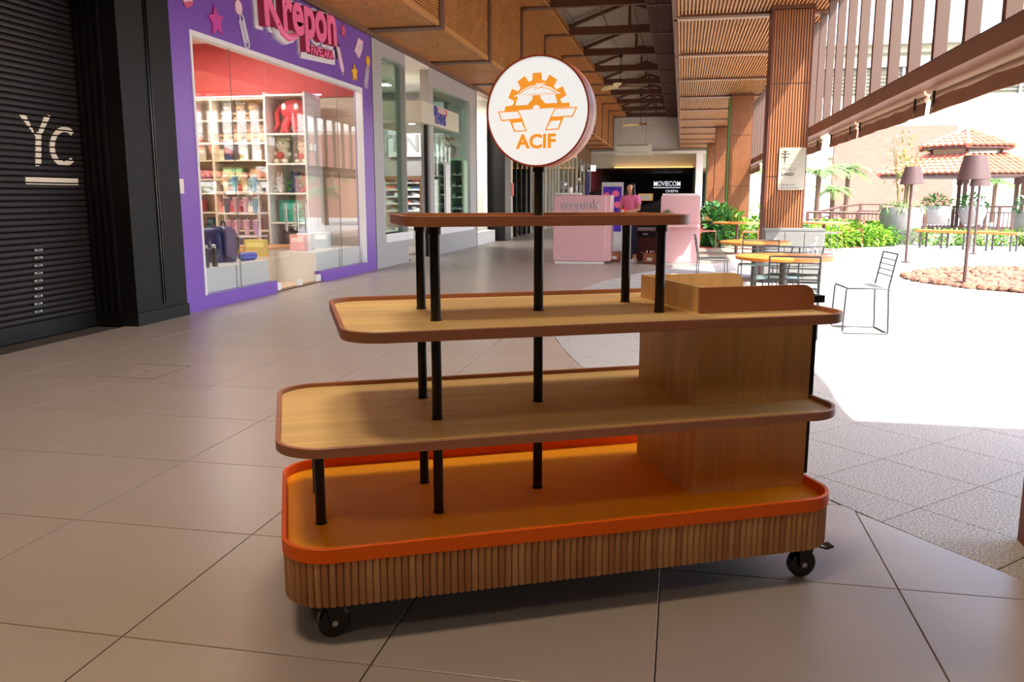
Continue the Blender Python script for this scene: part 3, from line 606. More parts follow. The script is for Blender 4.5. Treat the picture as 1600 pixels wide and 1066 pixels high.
# decals on the fascia: stars, clips, pencil, sharpener
def decal(nm, P, m, lift=.008): return MB().prism(P, .0, lift, lambda y, z, d: (d, y-ym, z)).build(nm, m, shop)
def star(px, py, r, m, rot=0):
    y, z = fp(px, py); decal('star_decal', [(y+(r if i % 2 == 0 else r*.5)*math.sin(R(36*i+rot)), z+(r if i % 2 == 0 else r*.5)*math.cos(R(36*i+rot))) for i in range(10)], m, .02)
mat('magenta', (206,70,160), .35); mat('coral', (216,92,128), .4); mat('yellow_decal', (250,190,50), .4); mat('pale_pink', (246,206,222), .45); mat('decal_grey', (214,204,220), .35)
star(336,33,.18,'magenta',-8); star(535,48,.12,'coral',10); star(553,114,.15,'yellow_decal',-5)
def clipdecal(px, py, s, m, lean):
    y, z = fp(px, py); b = MB(); c, sn = math.cos(R(lean)), math.sin(R(lean))
    L = [(-.05,.1),(-.05,-.16),(-.03,-.2),(.03,-.2),(.05,-.16),(.05,.12),(.03,.15),(.0,.15),(-.02,.12),(-.02,-.12),(0,-.15),(.02,-.12),(.02,.08)]
    b.tube([(.01, y-ym+(a*c+h*sn)*s, z+(h*c-a*sn)*s) for a, h in L], .012*s, 5); o = b.build('clip_decal', 'decal_grey', shop)
    cy, cz = y+(.0*c+.22*sn)*s, z+.22*c*s
    MB().prism([(cy+.075*s*math.cos(R(a)), cz+.075*s*math.sin(R(a))) for a in range(0,360,24)], 0, .016, lambda yy, zz, d: (d, yy-ym, zz)).build('clip_ball', m, o)
clipdecal(379,45,1.15,'pale_pink',-22); clipdecal(572,117,1.15,'yellow_decal',18)
q = lambda L: [fp(260+x/4.441, y/4.441) for x, y in L]
decal('sharpener_decal', q([(1325,262),(1358,290),(1352,345),(1332,405),(1300,350)]), 'pale_pink', .02); decal('sharpener_blade', q([(1325,330),(1350,300),(1350,330),(1335,350)]), 'decal_grey', .026)
pc = decal('pencil_decal', q([(1172,318),(1195,330),(1225,470),(1228,525),(1205,475)]), 'pale_pink', .016); decal('pencil_band', q([(1160,300),(1185,290),(1198,335),(1180,415),(1168,350)]), 'black_print', .014); decal('pencil_tip', q([(1221,500),(1228,500),(1229,526)]), 'black_print', .02)
decal('cup_decal', q([(110,-10),(180,-20),(172,38),(140,55),(120,30)]), 'pale_pink', .012); decal('cup_band', q([(112,15),(176,8),(172,38),(140,55),(120,40)]), 'coral', .016)
# projecting name sign
sg = thing('shop_name_sign', 'pink projecting letters on a white outlined board over the purple fascia', 'sign', (XF,0,0))
def word(txt, size, y, z, tilt, parts, xs=1.0, off=0):
    """each letter a mesh of its own; parts = [(name, depth0, depth1, offset, material)]"""
    ends = []
    for i in range(len(txt)): me = text_mesh(txt[:i+1], size, 0, 'krepon_pink', xs=xs); ends.append(max(v.co.x for v in me.vertices)); bpy.data.meshes.remove(me)
    for i, ch in enumerate(txt):
        par = None
        for nm, a, b, of, m in parts:
            me = text_mesh(ch, size, (b-a)/2, m, offset=of, xs=xs); mx = max(v.co.x for v in me.vertices)
            for v in me.vertices: v.co.x += ends[i]-mx+of; v.co.z += (a+b)/2
            o = link(nm, me, sg); c, s = math.cos(tilt), math.sin(tilt)
            M = Matrix(((0,0,1),(c,-s,0),(s,c,0))).to_4x4(); M.translation = Vector((0,y,z)); o.matrix_local = M
ky, kz = fp(410,38,-5.40)
word('Krepon', .83, ky-.06, kz+.0, R(3.2), [('letter_backing',.0,.03,.07,'white_frame'),('letter',.03,.12,.028,'krepon_side'),('letter_face',.12,.126,.026,'krepon_pink')], xs=.92)
sw = MB(); spts = [q([(720,170)])[0], q([(745,225)])[0], q([(790,262)])[0], q([(840,255)])[0], q([(868,225)])[0]]
sw.tube([(.10,y,z) for y, z in spts], [.045,.055,.06,.05,.02], 10); sw.build('letter_swash', 'krepon_pink', sg)
swb = MB(); swb.tube([(.03,y,z) for y, z in spts], [.09,.1,.1,.09,.05], 10); swb.build('swash_backing', 'white_frame', sg)
py_, pz_ = fp(477,81,-5.40)
MB().prism([(py_-.1,pz_-.1),(py_+1.12,pz_-.02),(py_+1.12,pz_+.2),(py_-.1,pz_+.12)], 0, .03, lambda y, z, d: (d,y,z)).build('word_backing', 'white_frame', sg)
word('PAPELARIA', .172, py_+.09, pz_-.01, R(3.2), [('small_letter',.03,.10,.003,'krepon_side'),('small_letter_face',.10,.104,.004,'krepon_pink')], xs=1.0)
# ---- inside the shop
def room(name, x0, x1, y0, y1, z1, wm, fm, cm, lab):
    r = setting(name, lab, MB().box(x0-.1,x0,y0,y1,0,z1).build(name, wm))
    MB().box(x0,x1,y1-.06,y1,0,z1).build('side_wall', wm, r); MB().box(x0,x1,y0,y0+.06,0,z1).build('side_wall', wm, r)
    MB().box(x0,x1,y0,y1,z1,z1+.1).build('shop_ceiling', cm, r); MB().box(x0,x1,y0,y1,-.012,.004).build('shop_floor', fm, r); return r
mat('shop_floor', (206,176,146), .4)
rm = room('wall_shop', -10.6, XF-.15, 8.5, 14.58, 4.05, 'beige_shelf', 'shop_floor', 'white_wall', 'walls of the stationery shop interior')
MB().box(-10.6,XF-.2,14.49,14.52,3.06,4.05).build('red_band', 'red_wall', rm)
ceiling_lamp(-7.3,10.3,1.6,.5,4.03,62,(1,.95,.88),'square ceiling light near the front of the stationery shop'); ceiling_lamp(-7.9,12.8,1.6,.5,4.03,62,(1,.95,.88),'square ceiling light near the shelves of the stationery shop')
for y0, y1, wh in ((8.95,10.70,'left of'),(12.26,14.08,'right of')):
    t = thing('window_plinth', 'white boxed window display base %s the glass doors' % wh, 'display base', (0,0,0))
    MB().box(-6.5,-5.56,y0,y1,.0,.455).build('body', 'white_gloss', t); MB().box(-6.5,-5.545,(y0+y1)/2-.004,(y0+y1)/2+.004,.02,.45).build('panel_joint', 'grey_portal', t)
# wall shelving on the far side wall
SZ = [.10,.45,.72,1.04,1.38,1.63,1.96,2.27,2.65,3.02]; SX0, SX1, SY0, SY1 = -9.6, -7.06, 14.0, 14.46
su = thing('shelving_unit', 'beige wall shelving packed with stationery and plush toys', 'shelf', (0,0,0))
MB().box(SX0,SX1,SY1-.02,SY1,0,3.04).build('back_board', 'beige_shelf', su)
for z in SZ: MB().box(SX0,SX1,SY0,SY1-.02,z-.025,z).build('shelf_board', 'beige_shelf', su)
for x in (SX0,-8.24,SX1): MB().box(x-.02,x+.02,SY0-.005,SY1-.02,0,3.04).build('upright', 'beige_shelf', su)
MB().box(SX0,SX1,SY0+.02,SY0+.06,2.235,2.245).build('light_strip', mat('strip_glow', (255,250,240), .5, emit=(240,250,255), es=.9), su); MB().box(SX0,-6.2,SY0+.1,SY0+.16,3.05,3.07).build('light_strip', mat('pink_strip', (255,180,200), .5, emit=(255,150,180), es=2.2), su)
def rgb(nm, c, r=.6): mat(nm, c, r); return nm
def plush(x, y, z, h, col, label, ears='round', group='plush toys on the shelves', pose=0):
    m = rgb('plush_%d_%d_%d' % col, col, .95); b = MB(); s = h
    b.ell((0,0,.30*s), (.25*s,.22*s,.30*s), 12, 8); b.ell((0,-.03*s,.70*s), (.27*s,.24*s,.25*s), 12, 8); b.ell((0,-.25*s,.64*s), (.11*s,.07*s,.08*s), 8, 6)
    for sx in (-1,1):
        if ears == 'round': b.ell((sx*.19*s,0,.92*s), (.09*s,.05*s,.09*s), 8, 6)
        elif ears == 'long': b.ell((sx*.12*s,.02*s,1.02*s), (.06*s,.04*s,.2*s), 8, 6)
        b.ell((sx*.27*s,-.12*s,.36*s), (.08*s,.16*s,.08*s), 8, 6); b.ell((sx*.17*s,-.24*s,.09*s), (.1*s,.16*s,.09*s), 8, 6)
    o = b.build('plush_toy', m, None, (x,y,z)); tag(o, label, 'plush toy', group)
    e = MB()
    for sx in (-1,1): e.ell((sx*.1*s,-.25*s,.74*s), (.025*s,.02*s,.03*s), 6, 4)
    e.ell((0,-.315*s,.67*s), (.03*s,.02*s,.02*s), 6, 4); e.build('face_buttons', 'black_print', o); return o
pcs = [(236,150,170),(226,214,206),(244,140,168),(220,206,200),(206,160,120),(222,170,130),(214,150,112),(226,176,140)]
for i, x in enumerate((-9.2,-8.92,-8.66,-8.02,-7.78,-7.54,-7.22)): plush(x, 14.22, 2.651, .33, pcs[i], 'plush animal, %s from the left on the top shelf' % ORD[i], 'long' if i < 3 else 'round')
qcs = [(200,190,190),(238,160,170),(232,150,160),(196,150,116),(222,176,150),(226,186,160),(232,200,176),(150,150,60)]
for i, x in enumerate((-9.3,-8.98,-8.66,-8.06,-7.86,-7.6,-7.38,-7.18)): plush(x, 14.22, 2.271, .34, qcs[i], 'plush animal, %s from the left on the second shelf from the top' % ORD[i])
bk = MB().bbox(-.5,.5,-.5,.5,0,1,.02)
def boxed(nm, x, y, z, w_, d_, h_, col, label, cat, group, lean=0):
    o = MB().bbox(-w_/2,w_/2,-d_/2,d_/2,0,h_,.004).build(nm, rgb('c_%d_%d_%d' % col, col), None, (x,y,z), (lean,0,random.uniform(-.06,.06))); tag(o, label, cat, group)
    MB().box(-w_*.38,w_*.38,-d_/2-.003,-d_/2,h_*.55,h_*.85).build('cover_label', rgb('c_%d_%d_%d' % tuple(min(255,c+50) for c in col), tuple(min(255,c+50) for c in col)), o); return o
rows = [(1.961,'brightly lit notebook shelf','notebook',9,(.16,.03,.23),[(250,180,200),(120,190,235),(90,160,225),(236,226,200),(230,220,180),(60,70,110),(210,224,170),(220,180,170),(60,60,80)]),
        (1.631,'shelf under the notebooks','craft box',8,(.2,.16,.2),[(176,110,96),(190,96,110),(120,60,84),(128,64,92),(150,180,130),(120,170,120),(190,150,120),(200,150,110)]),
        (1.381,'narrow shelf of pens','pen box',8,(.14,.12,.17),[(60,54,50),(190,170,80),(170,150,190),(90,70,60),(140,60,60),(200,80,70),(230,220,210),(180,130,90)]),
        (1.041,'shelf of pink gift boxes','gift box',7,(.2,.16,.22),[(220,110,110),(230,120,120),(226,90,96),(240,150,120),(200,60,70),(236,226,220),(190,160,130)]),
        (.721,'shelf below the pink gift boxes','storybook',8,(.13,.12,.22),[(190,150,80),(80,120,90),(60,60,80),(50,90,110),(120,60,80),(90,60,70),(170,80,60),(60,70,80)]),
        (.451,'lowest stocked shelf','colouring book',8,(.14,.12,.2),[(220,90,90),(236,100,90),(190,60,60),(120,50,50),(80,60,80),(60,60,90),(150,90,60),(90,110,90)])]
for z, where, nm, n, (w_, d_, h_), cs in rows:
    for i in range(n):
        x = SX0+.16+(SX1-SX0-.3)*i/(n-1)
        if abs(x+8.24) < w_/2+.03: x += .13
        boxed(nm.replace(' ','_'), x, 14.2+random.uniform(-.04,.04), z, w_, d_, h_*random.uniform(.85,1.05), cs[i % len(cs)], '%s, %s from the left on the %s' % (nm, ORD[i], where), 'book' if 'book' in nm else 'box', nm+'s on the shop shelves')
# tall white display tower with cubbies
TX0, TX1 = -7.02, -6.27; tw = thing('display_tower', 'tall white display tower with lit cubbies beside the shelving', 'cabinet', (0,0,0))
TZ = [.38,.88,1.38,1.88,2.38,3.02]
MB().box(TX0,TX1,14.2,14.24,0,3.05).build('back_board', 'white_gloss', tw)
for x in (TX0,TX1-.03): MB().box(x,x+.03,13.6,14.2,0,3.05).build('side_board', 'white_gloss', tw)
for z in TZ: MB().box(TX0+.03,TX1-.03,13.6,14.2,z-.03,z).build('shelf_board', 'white_gloss', tw)
MB().box(TX0+.03,TX1-.03,13.6,13.62,0,.35).build('kick_panel', 'beige_shelf', tw)
# octopus plush backpack
m = rgb('octo', (232,84,96), .9); b = MB(); b.ell((0,0,.40), (.24,.2,.19), 16, 10)
for i in range(8):
    a = R(45*i+20); b.tube([(.1*math.cos(a),.1*math.sin(a),.28),(.19*math.cos(a),.15*math.sin(a),.14),(.21*math.cos(a),.17*math.sin(a),.04),(.27*math.cos(a+.3),.2*math.sin(a+.3),.045)], [.06,.05,.04,.02], 8)
b.tube([(-.22,-.02,.5),(-.3,-.05,.35),(-.29,-.05,.15),(-.34,-.1,.05)], [.03,.045,.04,.015], 8)
o = tag(b.build('octopus_plush', m, None, (-6.6,13.9,2.382)), 'big coral red octopus plush in the top cubby of the white tower', 'plush toy')
e = MB().ell((.12,-.18,.44), (.045,.02,.06), 10, 6); e.ell((-.1,-.19,.44), (.045,.02,.06), 10, 6); e.build('eyes', 'white_print', o)
for x, c, lab, s in ((-6.84,(236,228,206),'cream teddy bear holding a red heart in the second cubby of the tower',.46),(-6.47,(230,222,200),'cream teddy bear at the right of the second cubby of the tower',.4)):
    o = plush(x,13.92,1.882,s,c,lab,group='teddy bears in the tower'); hh = MB().ell((0,-.3*s,.3*s), (.16*s,.07*s,.14*s), 10, 6); hh.build('heart', rgb('heart_red', (170,40,50)), o)
for i, (x, c, s) in enumerate(((-6.9,(224,224,224),.3),(-6.76,(90,160,60),.2),(-6.6,(70,80,110),.36),(-6.45,(226,110,130),.34))): plush(x,13.85+.1*(i%2),1.382,s,c,'small plush, %s from the left in the third cubby of the tower' % ORD[i], 'long' if i == 0 else 'round')
boxed('teal_toy_box', -6.64, 13.9, .882, .5, .3, .38, (30,150,130), 'teal toy box filling the fourth cubby of the tower', 'box', None); boxed('dark_case', -6.62, 13.9, .382, .44, .3, .36, (50,44,48), 'dark case in the lowest cubby of the tower', 'box', None)
# tumblers on a free-standing display
ts = thing('tumbler_display', 'white tiered stand of insulated tumblers in front of the shelving', 'display stand', (0,0,0))
dx0 = WY(354,330,12.9).x; dx1 = WY(402,330,12.9).x
for z in (.68,1.05,1.40): MB().box(dx0-.06,dx1+.06,12.7,13.1,z-.025,z).build('shelf_board', 'white_gloss', ts)
for x in (dx0-.03,dx1+.03): MB().box(x-.015,x+.015,12.88,12.92,0,1.4).build('upright', 'white_gloss', ts)
MB().box(dx0-.06,dx1+.06,12.7,13.1,0,.04).build('base', 'white_gloss', ts)
tcol = [(196,150,170),(214,160,176),(220,170,184),(186,150,190),(70,60,66),(206,150,166),(228,180,190),(120,170,190),(236,190,150),(90,150,180),(210,170,120),(150,190,210)]
k = 0
for z, wh in ((.681,'bottom'),(1.051,'middle'),(1.401,'top')):
    for i in range(4):
        c = tcol[k]; m = rgb('tumbler_%d' % k, c, .35); o = MB().lathe([(.034,0),(.036,.02),(.04,.1),(.052,.12),(.052,.235)], 16).build('tumbler', m, None, (dx0+.02+(dx1-dx0-.04)*i/3,12.88,z))
        tag(o, 'insulated tumbler, %s from the left on the %s tier of the stand' % (ORD[i], wh), 'tumbler', 'tumblers on the stand'); MB().lathe([(.054,.235),(.054,.25),(.045,.256)], 16).build('lid', 'white_gloss', o)
        MB().tube([(-.05,0,.21),(-.085,0,.2),(-.085,0,.12),(-.05,0,.115)], .009, 6).build('handle', m, o); MB().tube([(.01,0,.25),(.014,0,.3)], .005, 6).build('straw', 'white_gloss', o); k += 1
# backpacks and goods on the window base
mat('sequin', (40,44,96), .35, noise=(60,.9)); mat('bottle_dark', (50,48,54), .3)
def backpack(x, y, z, s, rz, label):
    b = MB(); b.loft([[(px*s*k, py*s*k, zz*s) for px, py in rrect(-.17,.17,-.1,.1,.07,5)] for zz, k in ((0,.9),(.03,1),(.3,1),(.38,.92),(.43,.7),(.45,.35))])
    o = tag(b.build('backpack', 'sequin', None, (x,y,z), (0,0,rz)), label, 'backpack'); MB().bbox(-.13*s,.13*s,-.15*s,-.09*s,.03*s,.2*s,.02*s).build('front_pocket', 'sequin', o)
    MB().tube([(-.05*s,0,.44*s),(-.03*s,0,.5*s),(.03*s,0,.5*s),(.05*s,0,.44*s)], .012*s, 6).build('top_handle', 'black_print', o)
    for sx in (-1,1): MB().tube([(sx*.09*s,.09*s,.4*s),(sx*.11*s,.14*s,.25*s),(sx*.1*s,.1*s,.06*s)], .016*s, 6).build('shoulder_strap', 'black_print', o)
wq = lambda px, X: WX(px,415,X).y
backpack(-6.08,wq(330,-6.08),.456,1.0,R(20),'navy sequin backpack at the left end of the shop window'); backpack(-5.98,wq(352,-5.98),.456,1.05,R(-25),'navy sequin backpack beside the blue pencil case')
for x, y, lab in ((-5.68,wq(323,-5.68),'dark steel bottle at the left end of the shop window'),(-5.66,wq(336,-5.66),'dark steel bottle between the two sequin backpacks')):
    o = tag(MB().lathe([(.035,0),(.037,.01),(.037,.2),(.028,.23)], 16).build('steel_bottle', 'bottle_dark', None, (x,y,.456)), lab, 'bottle'); MB().lathe([(.028,.23),(.028,.265),(.02,.27)], 14).build('cap', 'chrome', o)
o = tag(MB().bbox(-.14,.14,-.06,.06,0,.11,.03).build('pencil_case', rgb('case_blue', (50,80,190)), None, (-5.78,wq(388,-5.78),.456), (0,0,R(70))), 'blue pencil case lying in the shop window', 'pencil case'); MB().tube([(-.13,-.03,.11),(.13,-.03,.11)], .006, 5).build('zip', 'white_gloss', o)
boxed('art_set', -6.05, wq(402,-6.05), .456, .34, .07, .24, (226,200,90), 'yellow boxed art set standing in the shop window', 'box', None); boxed('card_game', -6.2, wq(374,-6.2), .456, .2, .07, .16, (200,150,60), 'small yellow box behind the blue pencil case', 'box', None)
for i, (x, y, c, lab) in enumerate(((-6.0,12.6,(236,170,170),'pink'),(-6.05,12.95,(220,220,226),'white'),(-6.0,13.5,(190,200,210),'pale blue'))): boxed('gift_set', x, y, .456, .26, .12, .26, c, '%s gift set in the shop window right of the doors' % lab, 'box', 'gift sets right of the doors')
ct = thing('shop_counter', 'low beige wooden counter standing inside the glass doors', 'counter', (-6.55,12.55,0)); MB().bbox(-.32,.32,-.5,.5,0,.5,.01).build('body', 'beige_shelf', ct); MB().box(-.34,.34,-.52,.52,.5,.53).build('top', 'slat_wood_right', ct); MB().box(-.3,.3,-.51,-.5,.2,.21).build('drawer_line', 'trim_brown', ct)
# ================================================================ SPORTS SHOP
A0, A1 = 14.66, 22.36; am = (A0+A1)/2
ten = thing('sports_shopfront', 'grey framed sports shoe shopfront with rounded window openings', 'shopfront', (XF,am,0))
def tp(nm, y0, y1, z0, z1, m, x0=-.2, x1=0., par=None): return MB().box(x0,x1,y0-am,y1-am,z0,z1).build(nm, m, par or ten)
def portal(y0, y1, oy0, oy1, oz0, oz1, z1):
    out = [(y0,0),(y1,0),(y1,z1),(y0,z1)]; r = .12; inn = rrect(oy0,oy1,oz0,oz1,r,4,(0,0,1,1)); n = len(inn); q_ = n//4
    outer = []
    for k, c in enumerate(out): outer += [c]*q_
    MB().ring([(a-am,b) for a,b in outer], [(a-am,b) for a,b in inn], -.2, 0, lambda y, z, d: (d,y,z)).build('portal_frame', 'grey_portal', ten)
    MB().prism([(a-am,b) for a,b in inn], -.11, -.1, lambda y, z, d: (d,y,z)).build('glass_pane', 'green_glass', ten)
portal(A0, 16.5, 15.14, 16.46, .62, 3.86, ZS); portal(18.1, A1, 18.42, 21.72, .62, 3.72, ZS)
tp('window_shelf', 15.1, 16.7, .46, .62, 'white_gloss', -.9, .04); tp('window_shelf', 18.3, 21.9, .46, .62, 'white_gloss', -.9, .04)
tp('mullion', 18.06, 18.2, 0, 3.3, 'black_paint', -.12, -.05); tp('entrance_soffit', 16.5, 18.1, 4.02, 4.1, 'white_wall', -2.2, 0)
tp('slatted_lintel', 16.5, 18.1, 3.35, 3.98, 'slat_wood', -2.0, -1.9)
bx = thing('box_sign', 'white box sign with blue lettering over the sports shop entrance', 'sign', (XF,18.9,3.08)); bxx = MB(); bxx.box(-1.3,.05,-1.5,1.5,-.22,.22).build('box', 'cream', bx)
mat('tennis_blue', (58,56,160), .5); mat('tennis_red', (206,60,50), .5)
def xtext(nm, txt, size, y, z, x, m, par, xs=1.0, ext=.006, off=0, align='LEFT'):
    o = link(nm, text_mesh(txt, size, ext, m, xs=xs, offset=off, align=align), par); M = Matrix(((0,0,1),(1,0,0),(0,1,0))).to_4x4(); M.translation = Vector((x,y,z)); o.matrix_local = M; return o
xtext('lettering', 'TENNIS', .34, -.60, -.155, .056, 'tennis_blue', bx, xs=.8, off=.012); MB().box(.05,.062,-.36,.42,.065,.19).build('red_panel', 'tennis_red', bx); xtext('lettering', 'WORLD', .12, -.34, .085, .064, 'white_print', bx, xs=1.4, off=.003)
MB().box(.05,.06,-.62,-.38,.0,.21).build('letter_top', 'tennis_blue', bx)
MB().lathe([(.07,-.006),(.07,0)], 16).build('downlight', mat('downlight_glow', (255,250,240), .5, emit=(255,248,236), es=6), bx, (-.3,-1.1,-.221))
rm2 = room('wall_shop', -10.0, XF-.25, 14.7, 22.3, 4.06, 'grey_portal', 'tile_far', 'white_wall', 'walls of the sports shop interior')
ceiling_lamp(-7.6,17.0,1.2,.4,4.04,62,(.95,.97,1),'ceiling light near the sports shop entrance'); ceiling_lamp(-7.6,20.0,1.2,.4,4.04,62,(.95,.97,1),'ceiling light deep inside the sports shop')
Yb = 22.1; xa, xb = WY(606,200,Yb).x, WY(694,200,Yb).x; za, zb = WY(650,245,Yb).z, WY(650,160,Yb).z
wp = thing('wall_sign_panel', 'white wall panel with raised grey lettering inside the sports shop', 'sign', (0,0,0)); MB().box(xa,xb,Yb,Yb+.1,za,zb).build('panel', 'white_gloss', wp)
o = link('lettering', text_mesh('TENNIS', .62, .02, 'grey_portal', align='CENTER', xs=.95, offset=.01), wp); place_frame(o, ((xa+xb)/2-.02,Yb-.015,WY(650,236,Yb).z), (1,0,0), (0,0,1), (0,-1,0))
shoe_src = {}
def shoe(x, y, z, rz, col, label, group, s=1.0):
    """a trainer: sole, upper with open collar"""
    key = col
    if key not in shoe_src:
        m = rgb('shoe_%d_%d_%d' % col, col, .7); sol = [(-.13,-.035),(-.09,-.042),(0,-.036),(.08,-.045),(.13,-.03),(.145,0),(.13,.03),(.08,.045),(0,.036),(-.09,.042),(-.13,.035),(-.14,0)]
        up = MB().loft([[(a*k+dx, b*k2, z) for a, b in sol] for k, k2, dx, z in ((.97,.97,0,.025),(.96,.95,0,.05),(.86,.8,-.012,.075),(.55,.7,-.055,.1),(.4,.62,-.075,.115))])
        shoe_src[key] = (up.mesh('trainer', m), MB().prism(sol, 0, .028).mesh('sole', 'shoe_white'))
    a, b = shoe_src[key]; o = link('trainer', a, None, (x,y,z), (0,0,rz)); o.scale = (s,s,s); tag(o, label, 'shoe', group); link('sole', b, o); return o
scol = [(70,74,80),(210,214,216),(40,42,46),(226,120,90),(120,124,130),(90,130,60),(60,80,120),(230,230,226)]
# shoe wall seen through the left window
Yw = 21.6; wall_s = thing('shoe_wall', 'glass shelved shoe wall at the back of the sports shop', 'shelf', (0,0,0)); x0, x1 = WY(601,300,Yw).x, WY(656,300,Yw).x
MB().box(x0,x1,Yw+.25,Yw+.3,0,1.75).build('back_board', 'grey_portal', wall_s); MB().box(x0-.03,x1+.05,Yw-.02,Yw+.3,1.75,1.86).build('head_board', 'trim_brown', wall_s); MB().box(x1,x1+.05,Yw,Yw+.3,0,1.75).build('upright', 'trim_brown', wall_s)
for r, py in enumerate((286,297,308,319,330)):
    z = WY(630,py,Yw).z; MB().box(x0,x1,Yw,Yw+.25,z-.012,z).build('shelf_board', 'white_gloss', wall_s)
    for i in range(4): shoe(x0+.15+(x1-x0-.3)*i/3, Yw+.1, z+.001, R(random.uniform(-25,25)), scol[(r*3+i) % 8], 'trainer, %s from the left on the %s glass shelf of the shoe wall' % (ORD[i], ORD[r]), 'trainers on the shoe wall')
for i, (px, py) in enumerate(((612,369),(628,371))):
    shoe(-5.85, WX(px,py,-5.85).y, .621, R(-60), (96,104,116), 'grey trainer on the white window shelf, %s one' % ('left' if i == 0 else 'right'), 'grey trainers in the left window', 1.25)
def capsule(px0, px1, py0, py1, Y, label, frame, rows_):
    a = WY(px0,py1,Y); b = WY(px1,py0,Y); zlo = max(.63, a.z-.3); t = thing('capsule_display', label, 'display stand', ((a.x+b.x)/2,Y,zlo)); w_ = (b.x-a.x)/2; h = b.z-zlo
    MB().ring(rrect(-w_,w_,0,h,.09,5), rrect(-w_+.05,w_-.05,.05,h-.05,.06,5), -.2, .15, lambda x, z, y: (x,y,z)).build('shell', frame, t); MB().box(-w_+.05,w_-.05,.13,.15,.05,h-.05).build('back_board', 'grey_portal', t)
    for r in range(rows_):
        z = .08+(h-.2)*r/rows_; MB().box(-w_+.05,w_-.05,-.18,.13,z-.01,z).build('shelf_board', 'white_gloss', t)
        for i in range(2): shoe((a.x+b.x)/2+(i-.5)*w_*.8, Y-.03, zlo+z+.001, R(-70+random.uniform(-20,20)), scol[(r*2+i+3) % 8], '%s trainer on tier %s from the bottom of the %s' % (('left','right')[i], ORD[r], label.split(' with')[0]), 'trainers in the capsule displays')
capsule(668,700,253,342,19.6,'white rounded shoe tower with stacked tiers','white_gloss',6); capsule(703,728,248,330,21.0,'clear rounded shoe tower with green edges',mat('lime_edge', (170,205,170), .4).name,5)
for i, px in enumerate((690,702,712,722)): shoe(-5.8, WX(px,352,-5.8).y, .621, R(-80), scol[(i*2+1) % 8], 'trainer, %s from the left on the curved white shelf of the right window' % ORD[i], 'trainers in the right window', 1.2)
# ================================================================ SHOPS FARTHER ALONG
far = setting('wall_arcade', 'row of further shopfronts along the left of the arcade')
def fb(nm, x0, x1, y0, y1, z0, z1, m, par=None): return MB().box(x0,x1,y0,y1,z0,z1).build(nm, m, par or far)
fb('back_wall', -8.6, -8.5, 22.4, 66, 0, 4.1, 'grey_portal'); fb('shop_ceiling', -8.5, -5.6, 22.4, 52, 4.06, 4.16, 'white_wall'); fb('shop_floor', -8.5, -5.9, 22.4, 66, -.01, .003, 'tile_far')
sh3 = thing('white_shopfront', 'pale glazed shopfront beyond the sports shop', 'shopfront', (0,0,0))
MB().box(XF-.03,XF-.02,22.5,24.7,.35,4.0).build('glass_pane', 'shop_glass', sh3); MB().box(-5.7,XF,22.5,24.7,0,.35).build('plinth', 'white_wall', sh3); MB().box(-8.4,-5.7,24.72,24.8,0,4.05).build('lit_wall', 'white_wall', sh3); MB().box(-5.6,XF,22.42,22.5,0,4.1).build('jamb', 'grey_portal', sh3)
ceiling_lamp(-6.8,23.6,1.0,.4,4.04,110,(1,.96,.9),'ceiling light of the pale shop beyond the sports shop')
for i, (x, c) in enumerate(((-6.95,(44,46,54)),(-6.6,(140,70,50)),(-6.3,(50,50,56)))):
    o = MB().loft([[(px*k, py*k, zz) for px, py in rrect(-.16,.16,-.09,.09,.07,4)] for zz, k in ((.75,.8),(.95,.95),(1.2,1),(1.36,.8),(1.42,.4))]).build('coat_bust', rgb('coat_%d' % i, c, .9), None, (x,24.3,0)); tag(o, '%s coat on a stand in the pale shop window' % ('black','brown','dark grey')[i], 'coat', 'coats in the pale shop'); MB().lathe([(.12,0),(.12,.02),(.015,.03),(.015,.8)], 12).build('stand', 'chrome', o)
setting('wall_pillar', 'black square pillar between the far shops', MB().bbox(-5.75,-5.2,25.0,25.9,0,ZS,.01).build('wall_pillar', 'black_metal'))
hose = thing('hose_cabinet', 'slim beige pillar face with a red fire hose box', 'fire point', (-5.42,26.5,0)); MB().box(-.2,.05,-.5,.5,0,ZS).build('pillar_face', 'beige_shelf', hose); MB().box(.05,.15,-.2,.2,1.35,1.75).build('red_box', 'tennis_red', hose); MB().box(.05,.12,-.12,.12,2.5,2.7).build('alarm', 'tennis_red', hose)
for k, (y0, y1, lab) in enumerate(((27.1,30.6,'dark glazed shopfront past the fire hose pillar'),(30.9,34.2,'glazed shopfront with a red round poster'),(34.5,37.8,'brown framed shopfront past the red round poster'),(38.1,44.6,'cream glazed shopfront well down the arcade'),(44.9,51.4,'brown glazed shopfront nearest the cinema'))):
    t = thing('dark_shopfront', lab, 'shopfront', (0,0,0), group='far shopfronts'); n = 4
    for i in range(n): MB().box(XF-.03,XF-.02,y0+(y1-y0)*i/n+.03,y0+(y1-y0)*(i+1)/n-.03,.1,3.3).build('glass_pane', 'shop_glass', t)
    for i in range(n+1): MB().box(XF-.08,XF+.02,y0+(y1-y0)*i/n-.03,y0+(y1-y0)*i/n+.03,0,3.4).build('mullion', 'black_paint' if k == 0 else 'cream', t)
    MB().box(XF-.15,XF+.02,y0,y1,3.3,ZS).build('fascia', ['trim_brown','beige_shelf','trim_brown','beige_shelf','trim_brown'][k], t); MB().box(-8.4,-5.6,y1,y1+.1,0,4.06).build('party_wall', ['dark_panel','beige_shelf','slat_wood','beige_shelf','slat_wood'][k], t)
    if k == 1: MB().box(XF-.2,XF-.18,31.2,31.9,1.5,3.1).build('poster', 'tennis_red', t); MB().tube([(XF-.17,31.55+.22*math.cos(R(a)),2.5+.22*math.sin(R(a))) for a in range(0,360,20)], .05, 6, closed=True).build('poster_ring', 'cream', t)
